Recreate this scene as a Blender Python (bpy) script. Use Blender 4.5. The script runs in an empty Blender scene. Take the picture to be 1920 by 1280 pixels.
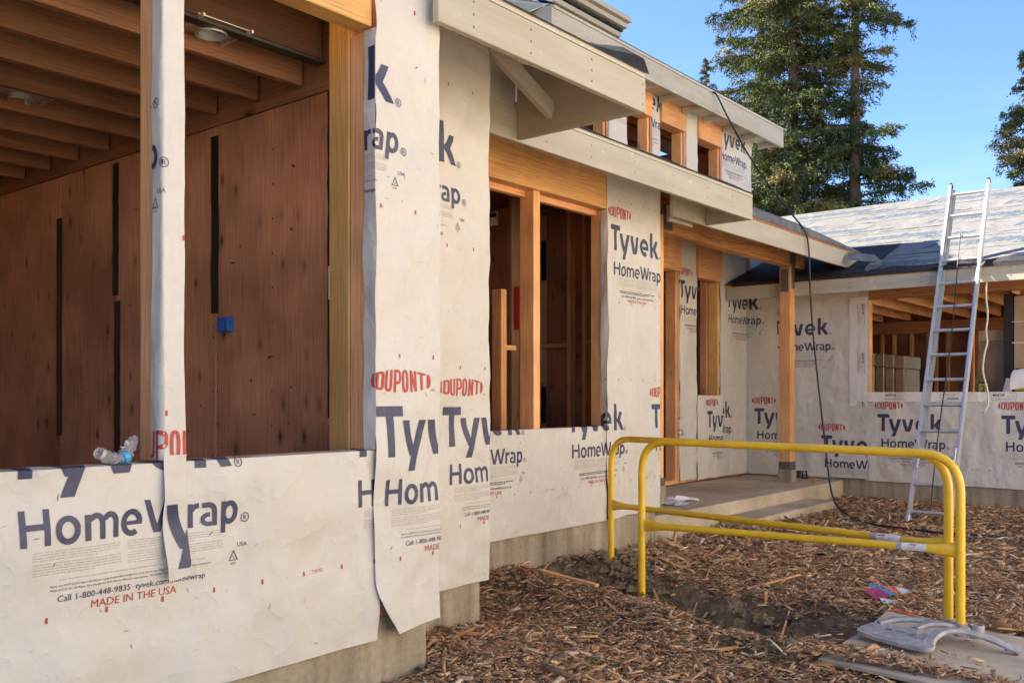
import bpy, bmesh, math, random
import numpy as np
from mathutils import Vector, Matrix

random.seed(7)
rng = np.random.default_rng(11)
sc = bpy.context.scene
COL = sc.collection

# ------------------------------------------------------------------ camera
FPX = 1750.0                      # focal length in pixels of a 1920 px wide picture
HOR = 743.0                       # row of the horizon
CAM_Z = 1.25
YAW = math.radians(39.45)
cA, sA = math.cos(YAW), math.sin(YAW)
cd = bpy.data.cameras.new('camera')
cam = bpy.data.objects.new('camera', cd)
COL.objects.link(cam)
cam.location = (0, 0, CAM_Z)
cam.rotation_euler = (math.radians(90), 0, YAW - math.radians(90))
cd.sensor_width = 36
cd.lens = FPX / 1920 * 36
cd.shift_y = (HOR - 640) / 1920
cd.clip_start = 0.05
cd.clip_end = 2000
sc.camera = cam

# ------------------------------------------------------------------ world, sun, exposure
SUN = Vector((-0.186, 0.79, 0.72)).normalized()
world = bpy.data.worlds.new('World')
sc.world = world
world.use_nodes = True
wn = world.node_tree
wn.nodes.clear()
sky = wn.nodes.new('ShaderNodeTexSky')
sky.sky_type = 'NISHITA'
sky.sun_disc = False
sky.sun_elevation = math.asin(SUN.z)
sky.sun_rotation = math.atan2(SUN.x, SUN.y)
sky.altitude = 50
sky.air_density = 0.7
sky.dust_density = 0.0
sky.ozone_density = 6.0
bg = wn.nodes.new('ShaderNodeBackground')
bg.inputs['Strength'].default_value = 0.072
wo = wn.nodes.new('ShaderNodeOutputWorld')
tcw = wn.nodes.new('ShaderNodeTexCoord'); mpw_ = wn.nodes.new('ShaderNodeMapping'); mpw_.inputs['Scale'].default_value = (1.3, 1.3, 7.0)
nzw = wn.nodes.new('ShaderNodeTexNoise'); nzw.inputs['Scale'].default_value = 1.6; nzw.inputs['Detail'].default_value = 7.0; nzw.inputs['Roughness'].default_value = 0.58; nzw.inputs['Distortion'].default_value = 0.5
rmw = wn.nodes.new('ShaderNodeMapRange'); rmw.inputs[1].default_value = 0.48; rmw.inputs[2].default_value = 0.85; rmw.inputs[3].default_value = 0.0; rmw.inputs[4].default_value = 0.32
mxw = wn.nodes.new('ShaderNodeMix'); mxw.data_type = 'RGBA'; mxw.inputs[7].default_value = (3.0, 3.1, 3.3, 1)
wn.links.new(tcw.outputs['Generated'], mpw_.inputs[0]); wn.links.new(mpw_.outputs[0], nzw.inputs['Vector']); wn.links.new(nzw.outputs['Fac'], rmw.inputs[0])
wn.links.new(rmw.outputs[0], mxw.inputs[0]); wn.links.new(sky.outputs[0], mxw.inputs[6])
wn.links.new(mxw.outputs[2], bg.inputs['Color'])
wn.links.new(bg.outputs[0], wo.inputs['Surface'])
sl = bpy.data.lights.new('sun', 'SUN')
sl.energy = 5.0
sl.angle = math.radians(0.53)
sl.color = (1.0, 0.93, 0.82)
so = bpy.data.objects.new('sun', sl)
COL.objects.link(so)
so.rotation_euler = SUN.to_track_quat('Z', 'Y').to_euler()
so.location = (0, 0, 30)
sc.view_settings.view_transform = 'Standard'
sc.view_settings.look = 'None'
sc.view_settings.gamma = 1
sc.view_settings.use_curve_mapping = False
sc.view_settings.exposure = 2.35
try:
    sc.cycles.max_bounces = 8
    sc.cycles.diffuse_bounces = 5
    sc.cycles.glossy_bounces = 4
    sc.cycles.transmission_bounces = 6
    sc.cycles.transparent_max_bounces = 8
except Exception:
    pass

# ------------------------------------------------------------------ coordinates
def ray(px, py):
    u = (px - 960) / FPX
    v = (HOR - py) / FPX
    return Vector((cA + u * sA, sA - u * cA, v))
def PX(px, py, X=None, Y=None, Z=None, D=None):
    """point of the building's axes that the photograph shows at (px, py)"""
    r = ray(px, py)
    if X is not None: d = X / r.x
    elif Y is not None: d = Y / r.y
    elif Z is not None: d = (Z - CAM_Z) / r.z
    else: d = D
    return Vector((r.x * d, r.y * d, CAM_Z + r.z * d))
def W(lat, d, z=0.0):
    return Vector((d * cA + lat * sA, d * sA - lat * cA, z))

# ------------------------------------------------------------------ materials
MATS = {}
def new_mat(name):
    m = bpy.data.materials.new(name)
    m.use_nodes = True
    nt = m.node_tree
    b = nt.nodes['Principled BSDF']
    MATS[name] = m
    return m, nt, b
def N(nt, kind, **kw):
    n = nt.nodes.new(kind)
    for k, v in kw.items():
        if k in n.inputs: n.inputs[k].default_value = v
        else: setattr(n, k, v)
    return n
def ramp(nt, stops):
    r = nt.nodes.new('ShaderNodeValToRGB')
    els = r.color_ramp.elements
    els[0].position, els[0].color = stops[0][0], (*stops[0][1], 1)
    els[1].position, els[1].color = stops[-1][0], (*stops[-1][1], 1)
    for p, c in stops[1:-1]:
        e = els.new(p); e.color = (*c, 1)
    return r
def coords(nt, scale=(1, 1, 1), rnd=True):
    tc = N(nt, 'ShaderNodeTexCoord')
    mp = N(nt, 'ShaderNodeMapping')
    mp.inputs['Scale'].default_value = scale
    nt.links.new(tc.outputs['Object'], mp.inputs['Vector'])
    if rnd:
        oi = N(nt, 'ShaderNodeObjectInfo')
        mu = N(nt, 'ShaderNodeMath', operation='MULTIPLY'); mu.inputs[1].default_value = 37.0
        nt.links.new(oi.outputs['Random'], mu.inputs[0])
        cb = N(nt, 'ShaderNodeCombineXYZ')
        for i in range(3): nt.links.new(mu.outputs[0], cb.inputs[i])
        nt.links.new(cb.outputs[0], mp.inputs['Location'])
    return mp
def bump(nt, b, src, strength=0.3, dist=0.01):
    bp = N(nt, 'ShaderNodeBump')
    bp.inputs['Strength'].default_value = strength
    bp.inputs['Distance'].default_value = dist
    nt.links.new(src, bp.inputs['Height'])
    nt.links.new(bp.outputs[0], b.inputs['Normal'])
    return bp
def mixc(nt, fac, a, b, mode='MIX'):
    m = nt.nodes.new('ShaderNodeMix'); m.data_type = 'RGBA'; m.blend_type = mode
    for sock, v in ((m.inputs[0], fac), (m.inputs[6], a), (m.inputs[7], b)):
        if isinstance(v, (int, float)): sock.default_value = v
        elif isinstance(v, tuple): sock.default_value = (*v, 1)
        else: nt.links.new(v, sock)
    return m.outputs[2]

def plain(name, col, rough=0.6, metal=0.0, var=0.12, scale=6.0, bmp=0.0, bscale=60.0, coat=0.0, stretch=(1, 1, 1)):
    m, nt, b = new_mat(name)
    mp = coords(nt, stretch)
    n = N(nt, 'ShaderNodeTexNoise', Scale=scale, Detail=6.0, Roughness=0.6)
    nt.links.new(mp.outputs[0], n.inputs['Vector'])
    lo = tuple(max(0, c * (1 - var)) for c in col); hi = tuple(min(1, c * (1 + var)) for c in col)
    r = ramp(nt, [(0.3, lo), (0.7, hi)])
    nt.links.new(n.outputs['Fac'], r.inputs[0])
    nt.links.new(r.outputs[0], b.inputs['Base Color'])
    b.inputs['Roughness'].default_value = rough
    b.inputs['Metallic'].default_value = metal
    b.inputs['Coat Weight'].default_value = coat
    if bmp:
        n2 = N(nt, 'ShaderNodeTexNoise', Scale=bscale, Detail=5.0)
        nt.links.new(mp.outputs[0], n2.inputs['Vector'])
        bump(nt, b, n2.outputs['Fac'], bmp, 0.01)
    return m

def wood(name, base, dark, axis, ring=0.5, rough=0.7, knots=True, vscale=1.0, knot_col=None, flat=None):
    """grain running along axis (0,1,2) with growth-ring bands and knots"""
    m, nt, b = new_mat(name)
    s = [9.0, 9.0, 9.0]; s[axis] = 0.55
    mp = coords(nt, tuple(x * vscale for x in s))
    n = N(nt, 'ShaderNodeTexNoise', Scale=1.0, Detail=3.0, Roughness=0.5, Distortion=0.4)
    nt.links.new(mp.outputs[0], n.inputs['Vector'])
    mul = N(nt, 'ShaderNodeMath', operation='MULTIPLY'); mul.inputs[1].default_value = 9.0
    fr = N(nt, 'ShaderNodeMath', operation='PINGPONG'); fr.inputs[1].default_value = 0.5
    nt.links.new(n.outputs['Fac'], mul.inputs[0]); nt.links.new(mul.outputs[0], fr.inputs[0])
    s2 = [160.0, 160.0, 160.0]; s2[axis] = 4.0
    mp2 = coords(nt, tuple(s2))
    fine = N(nt, 'ShaderNodeTexNoise', Scale=1.0, Detail=4.0)
    nt.links.new(mp2.outputs[0], fine.inputs['Vector'])
    mp4 = coords(nt, (1.3, 1.3, 1.3))
    big = N(nt, 'ShaderNodeTexNoise', Scale=1.5, Detail=3.0)
    nt.links.new(mp4.outputs[0], big.inputs['Vector'])
    r = ramp(nt, [(0.0, dark), (0.28, base), (1.0, tuple(min(1, c * 1.14) for c in base))])
    ad = N(nt, 'ShaderNodeMath', operation='MULTIPLY_ADD'); ad.inputs[1].default_value = 2.0 * ring; ad.inputs[2].default_value = (1 - ring) * 0.6
    nt.links.new(fr.outputs[0], ad.inputs[0])
    nt.links.new(ad.outputs[0], r.inputs[0])
    rf = ramp(nt, [(0.3, (0.72, 0.70, 0.68)), (0.62, (1.08, 1.08, 1.08))])
    nt.links.new(fine.outputs['Fac'], rf.inputs[0])
    c = mixc(nt, 1.0, r.outputs[0], rf.outputs[0], 'MULTIPLY')
    rb = ramp(nt, [(0.3, (0.78, 0.75, 0.72)), (0.7, (1.12, 1.1, 1.08))] if flat is None else [(0.32, (0.62, 0.58, 0.54)), (0.68, (1.18, 1.15, 1.12))])
    nt.links.new(big.outputs['Fac'], rb.inputs[0])
    c = mixc(nt, 1.0, c, rb.outputs[0], 'MULTIPLY')
    # every board its own tone
    oi = N(nt, 'ShaderNodeObjectInfo')
    ro = ramp(nt, [(0.0, (0.82, 0.80, 0.78)), (1.0, (1.12, 1.12, 1.12))])
    nt.links.new(oi.outputs['Random'], ro.inputs[0])
    c = mixc(nt, 1.0, c, ro.outputs[0], 'MULTIPLY')
    if knots:
        s3 = [4.2, 4.2, 4.2]; s3[axis] = 2.4
        if flat is not None: s3 = [6.5, 6.5, 6.5]; s3[axis] = 3.2; s3[flat] = 0.0
        mp3 = coords(nt, tuple(s3))
        vo = N(nt, 'ShaderNodeTexVoronoi', Scale=1.0)
        if flat is not None:
            vo.voronoi_dimensions = '2D'
            sx_ = N(nt, 'ShaderNodeSeparateXYZ'); cx_ = N(nt, 'ShaderNodeCombineXYZ')
            nt.links.new(mp3.outputs[0], sx_.inputs[0])
            oth = [i for i in range(3) if i != flat]
            nt.links.new(sx_.outputs[oth[0]], cx_.inputs[0]); nt.links.new(sx_.outputs[oth[1]], cx_.inputs[1])
            nt.links.new(cx_.outputs[0], vo.inputs['Vector'])
        else:
            nt.links.new(mp3.outputs[0], vo.inputs['Vector'])
        rk = ramp(nt, [(0.03, (1, 1, 1)), (0.085, (0.35, 0.35, 0.35)), (0.16, (0, 0, 0))] if flat is None else [(0.03, (0.9, 0.9, 0.9)), (0.07, (0.65, 0.65, 0.65)), (0.10, (0.28, 0.28, 0.28)), (0.20, (0, 0, 0))])
        nt.links.new(vo.outputs['Distance'], rk.inputs[0])
        sk = N(nt, 'ShaderNodeSeparateColor'); nt.links.new(vo.outputs['Color'], sk.inputs[0])
        gt = N(nt, 'ShaderNodeMath', operation='GREATER_THAN'); gt.inputs[1].default_value = 0.52 if flat is not None else 0.2
        nt.links.new(sk.outputs[0], gt.inputs[0])
        kf = N(nt, 'ShaderNodeMath', operation='MULTIPLY')
        km = N(nt, 'ShaderNodeMath', operation='MULTIPLY'); nt.links.new(gt.outputs[0], km.inputs[0])
        kr = N(nt, 'ShaderNodeMapRange'); kr.inputs[3].default_value = 0.35 if flat is not None else 0.7; kr.inputs[4].default_value = 1.0
        nt.links.new(sk.outputs[1], kr.inputs[0]); nt.links.new(kr.outputs[0], km.inputs[1])
        nt.links.new(rk.outputs[0], kf.inputs[0]); nt.links.new(km.outputs[0], kf.inputs[1])
        kc = knot_col or tuple(x * 0.35 for x in dark)
        c = mixc(nt, kf.outputs[0], c, kc)
    nt.links.new(c, b.inputs['Base Color'])
    b.inputs['Roughness'].default_value = rough
    b.inputs['Specular IOR Level'].default_value = 0.3
    bump(nt, b, fine.outputs['Fac'], 0.25, 0.004)
    return m

FIR = ((0.82, 0.44, 0.205), (0.63, 0.29, 0.115))
YEL = ((0.64, 0.38, 0.135), (0.44, 0.23, 0.075))
BRN = ((0.45, 0.215, 0.105), (0.29, 0.13, 0.065))
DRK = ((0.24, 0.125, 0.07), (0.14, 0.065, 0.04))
wood('stainwood_0', (0.055, 0.024, 0.015), (0.03, 0.014, 0.01), 0)
for ax in range(3):
    wood('studwood_%d' % ax, (0.66, 0.34, 0.16), (0.48, 0.22, 0.095), ax)
    wood('fir_%d' % ax, *FIR, ax)
    wood('yellow_%d' % ax, *YEL, ax)
    wood('brown_%d' % ax, *BRN, ax)
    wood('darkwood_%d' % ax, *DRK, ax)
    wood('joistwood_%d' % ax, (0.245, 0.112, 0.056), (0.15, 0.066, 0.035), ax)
wood('beam_0', (0.62, 0.31, 0.12), (0.36, 0.14, 0.045), 0, ring=0.9, knots=False, vscale=0.55)
wood('lvl_0', (0.88, 0.50, 0.205), (0.77, 0.40, 0.15), 0, ring=0.35, vscale=0.6)
wood('plywood_dark', (0.60, 0.285, 0.16), (0.46, 0.205, 0.112), 2, ring=0.28, vscale=0.4, flat=0, knot_col=(0.06, 0.026, 0.018))
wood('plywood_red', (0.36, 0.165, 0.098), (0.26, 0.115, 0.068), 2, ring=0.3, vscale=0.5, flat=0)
wood('plywood_pale', (0.55, 0.43, 0.29), (0.40, 0.30, 0.19), 0, ring=0.3, vscale=0.5, knots=False)
plain('sheet_ply', (0.50, 0.415, 0.30), 0.8, var=0.22, scale=7, bmp=0.25, bscale=50, stretch=(1, 0.5, 1))
wood('deck_ply', (0.42, 0.25, 0.12), (0.3, 0.16, 0.08), 0, ring=0.3, vscale=0.5)

def wrap_material(name, base, warm):
    m, nt, b = new_mat(name)
    mp = coords(nt)
    n1 = N(nt, 'ShaderNodeTexNoise', Scale=2.3, Detail=4.0, Roughness=0.55)
    n2 = N(nt, 'ShaderNodeTexNoise', Scale=9.0, Detail=8.0, Roughness=0.65, Distortion=0.6)
    n3 = N(nt, 'ShaderNodeTexNoise', Scale=220.0, Detail=2.0)
    for n in (n1, n2, n3): nt.links.new(mp.outputs[0], n.inputs['Vector'])
    r1 = ramp(nt, [(0.3, warm), (0.7, base)])
    nt.links.new(n1.outputs['Fac'], r1.inputs[0])
    r2 = ramp(nt, [(0.30, (0.95, 0.94, 0.925)), (0.6, (1, 1, 1))])
    nt.links.new(n2.outputs['Fac'], r2.inputs[0])
    c = mixc(nt, 1.0, r1.outputs[0], r2.outputs[0], 'MULTIPLY')
    # scuffs: a few small dark rubs
    n4 = N(nt, 'ShaderNodeTexNoise', Scale=26.0, Detail=5.0, Roughness=0.7)
    mp4 = coords(nt, (0.5, 0.5, 1.3)); nt.links.new(mp4.outputs[0], n4.inputs['Vector'])
    r4 = ramp(nt, [(0.72, (0, 0, 0)), (0.80, (0.55, 0.55, 0.55))])
    nt.links.new(n4.outputs['Fac'], r4.inputs[0])
    c = mixc(nt, r4.outputs[0], c, (0.42, 0.38, 0.33))
    nt.links.new(c, b.inputs['Base Color'])
    b.inputs['Roughness'].default_value = 0.5
    b.inputs['Specular IOR Level'].default_value = 0.35
    # creases: soft puckers, a few pulled lines and the spun texture
    mpw = coords(nt, (1.0, 1.0, 0.55))
    w1 = N(nt, 'ShaderNodeTexNoise', Scale=3.4, Detail=2.5, Roughness=0.45, Distortion=0.35)
    nt.links.new(mpw.outputs[0], w1.inputs['Vector'])
    w2 = N(nt, 'ShaderNodeTexNoise', Scale=7.5, Detail=2.0, Roughness=0.5, Distortion=0.2)
    nt.links.new(mp.outputs[0], w2.inputs['Vector'])
    rg = N(nt, 'ShaderNodeMath', operation='SUBTRACT'); rg.inputs[1].default_value = 0.5
    ab = N(nt, 'ShaderNodeMath', operation='ABSOLUTE')
    nt.links.new(w2.outputs['Fac'], rg.inputs[0]); nt.links.new(rg.outputs[0], ab.inputs[0])
    pw = N(nt, 'ShaderNodeMath', operation='POWER'); pw.inputs[1].default_value = 0.6
    nt.links.new(ab.outputs[0], pw.inputs[0])
    a1 = N(nt, 'ShaderNodeMath', operation='MULTIPLY_ADD'); a1.inputs[1].default_value = -0.115
    nt.links.new(pw.outputs[0], a1.inputs[0]); nt.links.new(w1.outputs['Fac'], a1.inputs[2])
    a2 = N(nt, 'ShaderNodeMath', operation='MULTIPLY_ADD'); a2.inputs[1].default_value = 0.012
    nt.links.new(n3.outputs['Fac'], a2.inputs[0]); nt.links.new(a1.outputs[0], a2.inputs[2])
    bump(nt, b, a2.outputs[0], 0.95, 0.06)
    return m
wrap_material('wrap', (0.66, 0.63, 0.575), (0.62, 0.58, 0.51))
wrap_material('flashing', (0.84, 0.81, 0.76), (0.80, 0.76, 0.69))
wrap_material('underlay', (0.165, 0.158, 0.147), (0.148, 0.141, 0.13))
plain('ink_navy', (0.045, 0.05, 0.105), 0.5, var=0.2, scale=40)
plain('ink_red', (0.46, 0.05, 0.035), 0.5, var=0.15, scale=40)
plain('ink_grey', (0.40, 0.375, 0.345), 0.6, var=0.2, scale=60)
plain('ink_blue', (0.055, 0.078, 0.11), 0.7, var=0.25, scale=40)
plain('ink_black', (0.05, 0.05, 0.05), 0.6)
plain('ink_white', (0.75, 0.75, 0.75), 0.5)

def primed(name, col):
    m, nt, b = new_mat(name)
    mp = coords(nt, (0.6, 0.6, 5.0))
    n = N(nt, 'ShaderNodeTexNoise', Scale=2.0, Detail=6.0, Roughness=0.65)
    nt.links.new(mp.outputs[0], n.inputs['Vector'])
    r = ramp(nt, [(0.28, tuple(x * y for x, y in zip(col, (0.84, 0.80, 0.72)))), (0.6, col)])
    nt.links.new(n.outputs['Fac'], r.inputs[0])
    mp2 = coords(nt, (9, 9, 9))
    n2 = N(nt, 'ShaderNodeTexNoise', Scale=1.0, Detail=6.0)
    nt.links.new(mp2.outputs[0], n2.inputs['Vector'])
    r2 = ramp(nt, [(0.66, (0, 0, 0)), (0.8, (0.5, 0.5, 0.5))])
    nt.links.new(n2.outputs['Fac'], r2.inputs[0])
    c = mixc(nt, r2.outputs[0], r.outputs[0], (0.86, 0.85, 0.82))
    nt.links.new(c, b.inputs['Base Color'])
    b.inputs['Roughness'].default_value = 0.6
    n3 = N(nt, 'ShaderNodeTexNoise', Scale=30.0, Detail=5.0)
    nt.links.new(mp.outputs[0], n3.inputs['Vector'])
    bump(nt, b, n3.outputs['Fac'], 0.12, 0.004)
    return m
primed('primed', (0.47, 0.43, 0.34))
primed('primed_soffit', (0.56, 0.52, 0.44))

def concrete(name, col, dark, drip=True):
    m, nt, b = new_mat(name)
    mp = coords(nt)
    n1 = N(nt, 'ShaderNodeTexNoise', Scale=2.0, Detail=9.0, Roughness=0.68)
    n2 = N(nt, 'ShaderNodeTexNoise', Scale=40.0, Detail=6.0, Roughness=0.7)
    mp3 = coords(nt, (6, 6, 0.7) if drip else (0.8, 0.8, 0.8))
    n3 = N(nt, 'ShaderNodeTexNoise', Scale=1.4, Detail=5.0, Roughness=0.6)
    for n in (n1, n2): nt.links.new(mp.outputs[0], n.inputs['Vector'])
    nt.links.new(mp3.outputs[0], n3.inputs['Vector'])
    r1 = ramp(nt, [(0.3, dark), (0.68, col)])
    nt.links.new(n1.outputs['Fac'], r1.inputs[0])
    r2 = ramp(nt, [(0.3, (0.8, 0.79, 0.77)), (0.7, (1.1, 1.1, 1.1))])
    nt.links.new(n2.outputs['Fac'], r2.inputs[0])
    r3 = ramp(nt, [(0.30, (0.55, 0.53, 0.49)), (0.48, (0.86, 0.84, 0.80)), (0.64, (1.08, 1.08, 1.08))])
    nt.links.new(n3.outputs['Fac'], r3.inputs[0])
    c = mixc(nt, 1.0, r1.outputs[0], r2.outputs[0], 'MULTIPLY')
    c = mixc(nt, 1.0, c, r3.outputs[0], 'MULTIPLY')
    vo = N(nt, 'ShaderNodeTexVoronoi', Scale=38.0)
    nt.links.new(mp.outputs[0], vo.inputs['Vector'])
    rv = ramp(nt, [(0.05, (1, 1, 1)), (0.12, (0, 0, 0))])
    nt.links.new(vo.outputs['Distance'], rv.inputs[0])
    c = mixc(nt, rv.outputs[0], c, tuple(x * 0.5 for x in dark))
    nt.links.new(c, b.inputs['Base Color'])
    b.inputs['Roughness'].default_value = 0.85
    ad = N(nt, 'ShaderNodeMath', operation='SUBTRACT')
    nt.links.new(n2.outputs['Fac'], ad.inputs[0]); nt.links.new(rv.outputs[0], ad.inputs[1])
    bump(nt, b, ad.outputs[0], 0.35, 0.006)
    return m
concrete('concrete', (0.45, 0.38, 0.285), (0.34, 0.28, 0.20))
concrete('concrete_slab', (0.64, 0.54, 0.41), (0.52, 0.43, 0.315), False)
plain('aluminium', (0.56, 0.55, 0.53), 0.45, 0.6, var=0.12, scale=25, bmp=0.08, bscale=120)
plain('aluminium_dull', (0.62, 0.62, 0.60), 0.5, 0.85, var=0.2, scale=18, bmp=0.1)
plain('cast_metal', (0.42, 0.41, 0.395), 0.6, 0.25, var=0.25, scale=22, bmp=0.35, bscale=90)
plain('yellow_paint', (0.95, 0.56, 0.022), 0.42, var=0.10, scale=9, bmp=0.05, bscale=70, coat=0.25)
def worn_yellow():
    nt = MATS['yellow_paint'].node_tree; b = nt.nodes['Principled BSDF']
    src = b.inputs['Base Color'].links[0].from_socket
    mp = coords(nt, (1, 1, 1))
    n = N(nt, 'ShaderNodeTexNoise', Scale=42.0, Detail=5.0, Roughness=0.7); nt.links.new(mp.outputs[0], n.inputs['Vector'])
    r = ramp(nt, [(0.69, (0, 0, 0)), (0.72, (1, 1, 1))]); nt.links.new(n.outputs['Fac'], r.inputs[0])
    n2 = N(nt, 'ShaderNodeTexNoise', Scale=7.0, Detail=6.0, Roughness=0.7); nt.links.new(mp.outputs[0], n2.inputs['Vector'])
    r2 = ramp(nt, [(0.45, (0, 0, 0)), (0.8, (0.5, 0.5, 0.5))]); nt.links.new(n2.outputs['Fac'], r2.inputs[0])
    c = mixc(nt, r2.outputs[0], src, (0.50, 0.27, 0.02))
    c = mixc(nt, r.outputs[0], c, (0.14, 0.085, 0.04))
    nt.links.new(c, b.inputs['Base Color'])
worn_yellow()
plain('rust_mark', (0.16, 0.06, 0.03), 0.8)
plain('black_rubber', (0.018, 0.018, 0.019), 0.5, bmp=0.1)
plain('black_tape', (0.012, 0.012, 0.013), 0.45, bmp=0.2, bscale=30)
plain('felt', (0.035, 0.035, 0.037), 0.75, var=0.3, scale=10, bmp=0.3, bscale=40)
plain('felt_grey', (0.16, 0.16, 0.165), 0.75, var=0.3, scale=8, bmp=0.3, bscale=40)
plain('steel_bracket', (0.16, 0.155, 0.15), 0.5, 0.6, var=0.25, scale=20, bmp=0.1)
plain('cardboard', (0.42, 0.29, 0.18), 0.75, var=0.14, scale=7, bmp=0.15, bscale=25)
plain('cardboard_wrapped', (0.22, 0.145, 0.075), 0.28, var=0.22, scale=14, bmp=0.6, bscale=16, coat=0.9, stretch=(1, 1, 0.3))
plain('dark_glass_wrapped', (0.07, 0.072, 0.075), 0.25, var=0.5, scale=9, bmp=0.5, bscale=14, coat=0.9)
plain('label_yellow', (0.72, 0.58, 0.04), 0.5)
plain('paper_white', (0.80, 0.79, 0.78), 0.6, bmp=0.1)
plain('cord', (0.72, 0.63, 0.50), 0.8, var=0.2, scale=50, bmp=0.5, bscale=200)
plain('blue_plastic', (0.01, 0.12, 0.42), 0.4)
plain('red_plastic', (0.45, 0.03, 0.02), 0.4)
plain('orange_spray', (0.85, 0.20, 0.09), 0.7, var=0.2)
plain('wrapper_pink', (0.62, 0.08, 0.20), 0.3)
plain('wrapper_blue', (0.03, 0.33, 0.66), 0.3)
plain('wrapper_orange', (0.75, 0.16, 0.05), 0.4)
plain('leaf_weed', (0.10, 0.17, 0.055), 0.5, var=0.3)
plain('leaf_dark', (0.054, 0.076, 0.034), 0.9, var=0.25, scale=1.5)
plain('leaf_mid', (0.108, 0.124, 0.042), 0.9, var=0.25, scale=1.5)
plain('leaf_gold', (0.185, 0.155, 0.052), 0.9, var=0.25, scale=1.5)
plain('leaf_shrub', (0.10, 0.20, 0.035), 0.55, var=0.25)
plain('bark', (0.10, 0.07, 0.05), 0.9, var=0.35, scale=8, bmp=0.6, bscale=12, stretch=(1, 1, 0.2))
for k_ in ('leaf_dark', 'leaf_mid', 'leaf_gold', 'felt', 'felt_grey'): MATS[k_].node_tree.nodes['Principled BSDF'].inputs['Specular IOR Level'].default_value = 0.12
chip_cols = [(0.52, 0.285, 0.135), (0.37, 0.19, 0.088), (0.64, 0.42, 0.22), (0.74, 0.58, 0.37), (0.20, 0.105, 0.055), (0.54, 0.375, 0.24)]
for i, c in enumerate(chip_cols):
    plain('chip_%d' % i, c, 0.85, var=0.35, scale=20, bmp=0.4, bscale=120)

def soil_material():
    m, nt, b = new_mat('soil')
    mp = coords(nt, rnd=False)
    n1 = N(nt, 'ShaderNodeTexNoise', Scale=6.0, Detail=10.0, Roughness=0.75)
    n2 = N(nt, 'ShaderNodeTexNoise', Scale=70.0, Detail=6.0, Roughness=0.7)
    vo = N(nt, 'ShaderNodeTexVoronoi', Scale=55.0)
    for n in (n1, n2, vo): nt.links.new(mp.outputs[0], n.inputs['Vector'])
    r = ramp(nt, [(0.3, (0.16, 0.115, 0.066)), (0.55, (0.31, 0.232, 0.135)), (0.8, (0.45, 0.345, 0.205))])
    nt.links.new(n1.outputs['Fac'], r.inputs[0])
    r2 = ramp(nt, [(0.74, (0, 0, 0)), (0.78, (1, 1, 1))])
    nt.links.new(n2.outputs['Fac'], r2.inputs[0])
    c = mixc(nt, r2.outputs[0], r.outputs[0], (0.28, 0.2, 0.12))
    nt.links.new(c, b.inputs['Base Color'])
    b.inputs['Roughness'].default_value = 0.95
    ad = N(nt, 'ShaderNodeMath', operation='ADD')
    nt.links.new(n1.outputs['Fac'], ad.inputs[0]); nt.links.new(n2.outputs['Fac'], ad.inputs[1])
    bump(nt, b, ad.outputs[0], 0.9, 0.03)
soil_material()

def clear_plastic():
    m, nt, b = new_mat('clear_plastic')
    n = N(nt, 'ShaderNodeTexNoise', Scale=60.0, Detail=3.0)
    mp = coords(nt); nt.links.new(mp.outputs[0], n.inputs['Vector'])
    b.inputs['Base Color'].default_value = (0.93, 0.95, 0.98, 1)
    b.inputs['Transmission Weight'].default_value = 0.85
    b.inputs['Roughness'].default_value = 0.12
    b.inputs['IOR'].default_value = 1.25
    bump(nt, b, n.outputs['Fac'], 0.8, 0.01)
clear_plastic()
plain('film', (0.62, 0.63, 0.65), 0.25, var=0.25, scale=20, bmp=0.8, bscale=22, coat=0.5)

# ------------------------------------------------------------------ objects, things, parts
ORIG = {}
def props(o, label=None, cat=None, group=None, kind=None):
    if label: o['label'] = label
    if cat: o['category'] = cat
    if group: o['group'] = group
    if kind: o['kind'] = kind
def thing(name, label, cat, loc, group=None):
    o = bpy.data.objects.new(name, None)
    o.empty_display_size = 0.2
    COL.objects.link(o)
    o.location = loc
    ORIG[o.name] = Vector(loc)
    props(o, label, cat, group)
    return o
def origin_of(p): return ORIG[p.name] if p is not None else Vector((0, 0, 0))
def link_mesh(name, me, mats, parent, loc=None):
    """mesh with its own origin placed at a world point"""
    for m in mats if isinstance(mats, (list, tuple)) else [mats]:
        if MATS[m].name not in [x.name for x in me.materials if x]: me.materials.append(MATS[m])
    o = bpy.data.objects.new(name, me)
    COL.objects.link(o)
    o.parent = parent
    w = Vector(loc) if loc is not None else origin_of(parent)
    o.location = w - origin_of(parent)
    ORIG[o.name] = w
    return o

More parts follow.
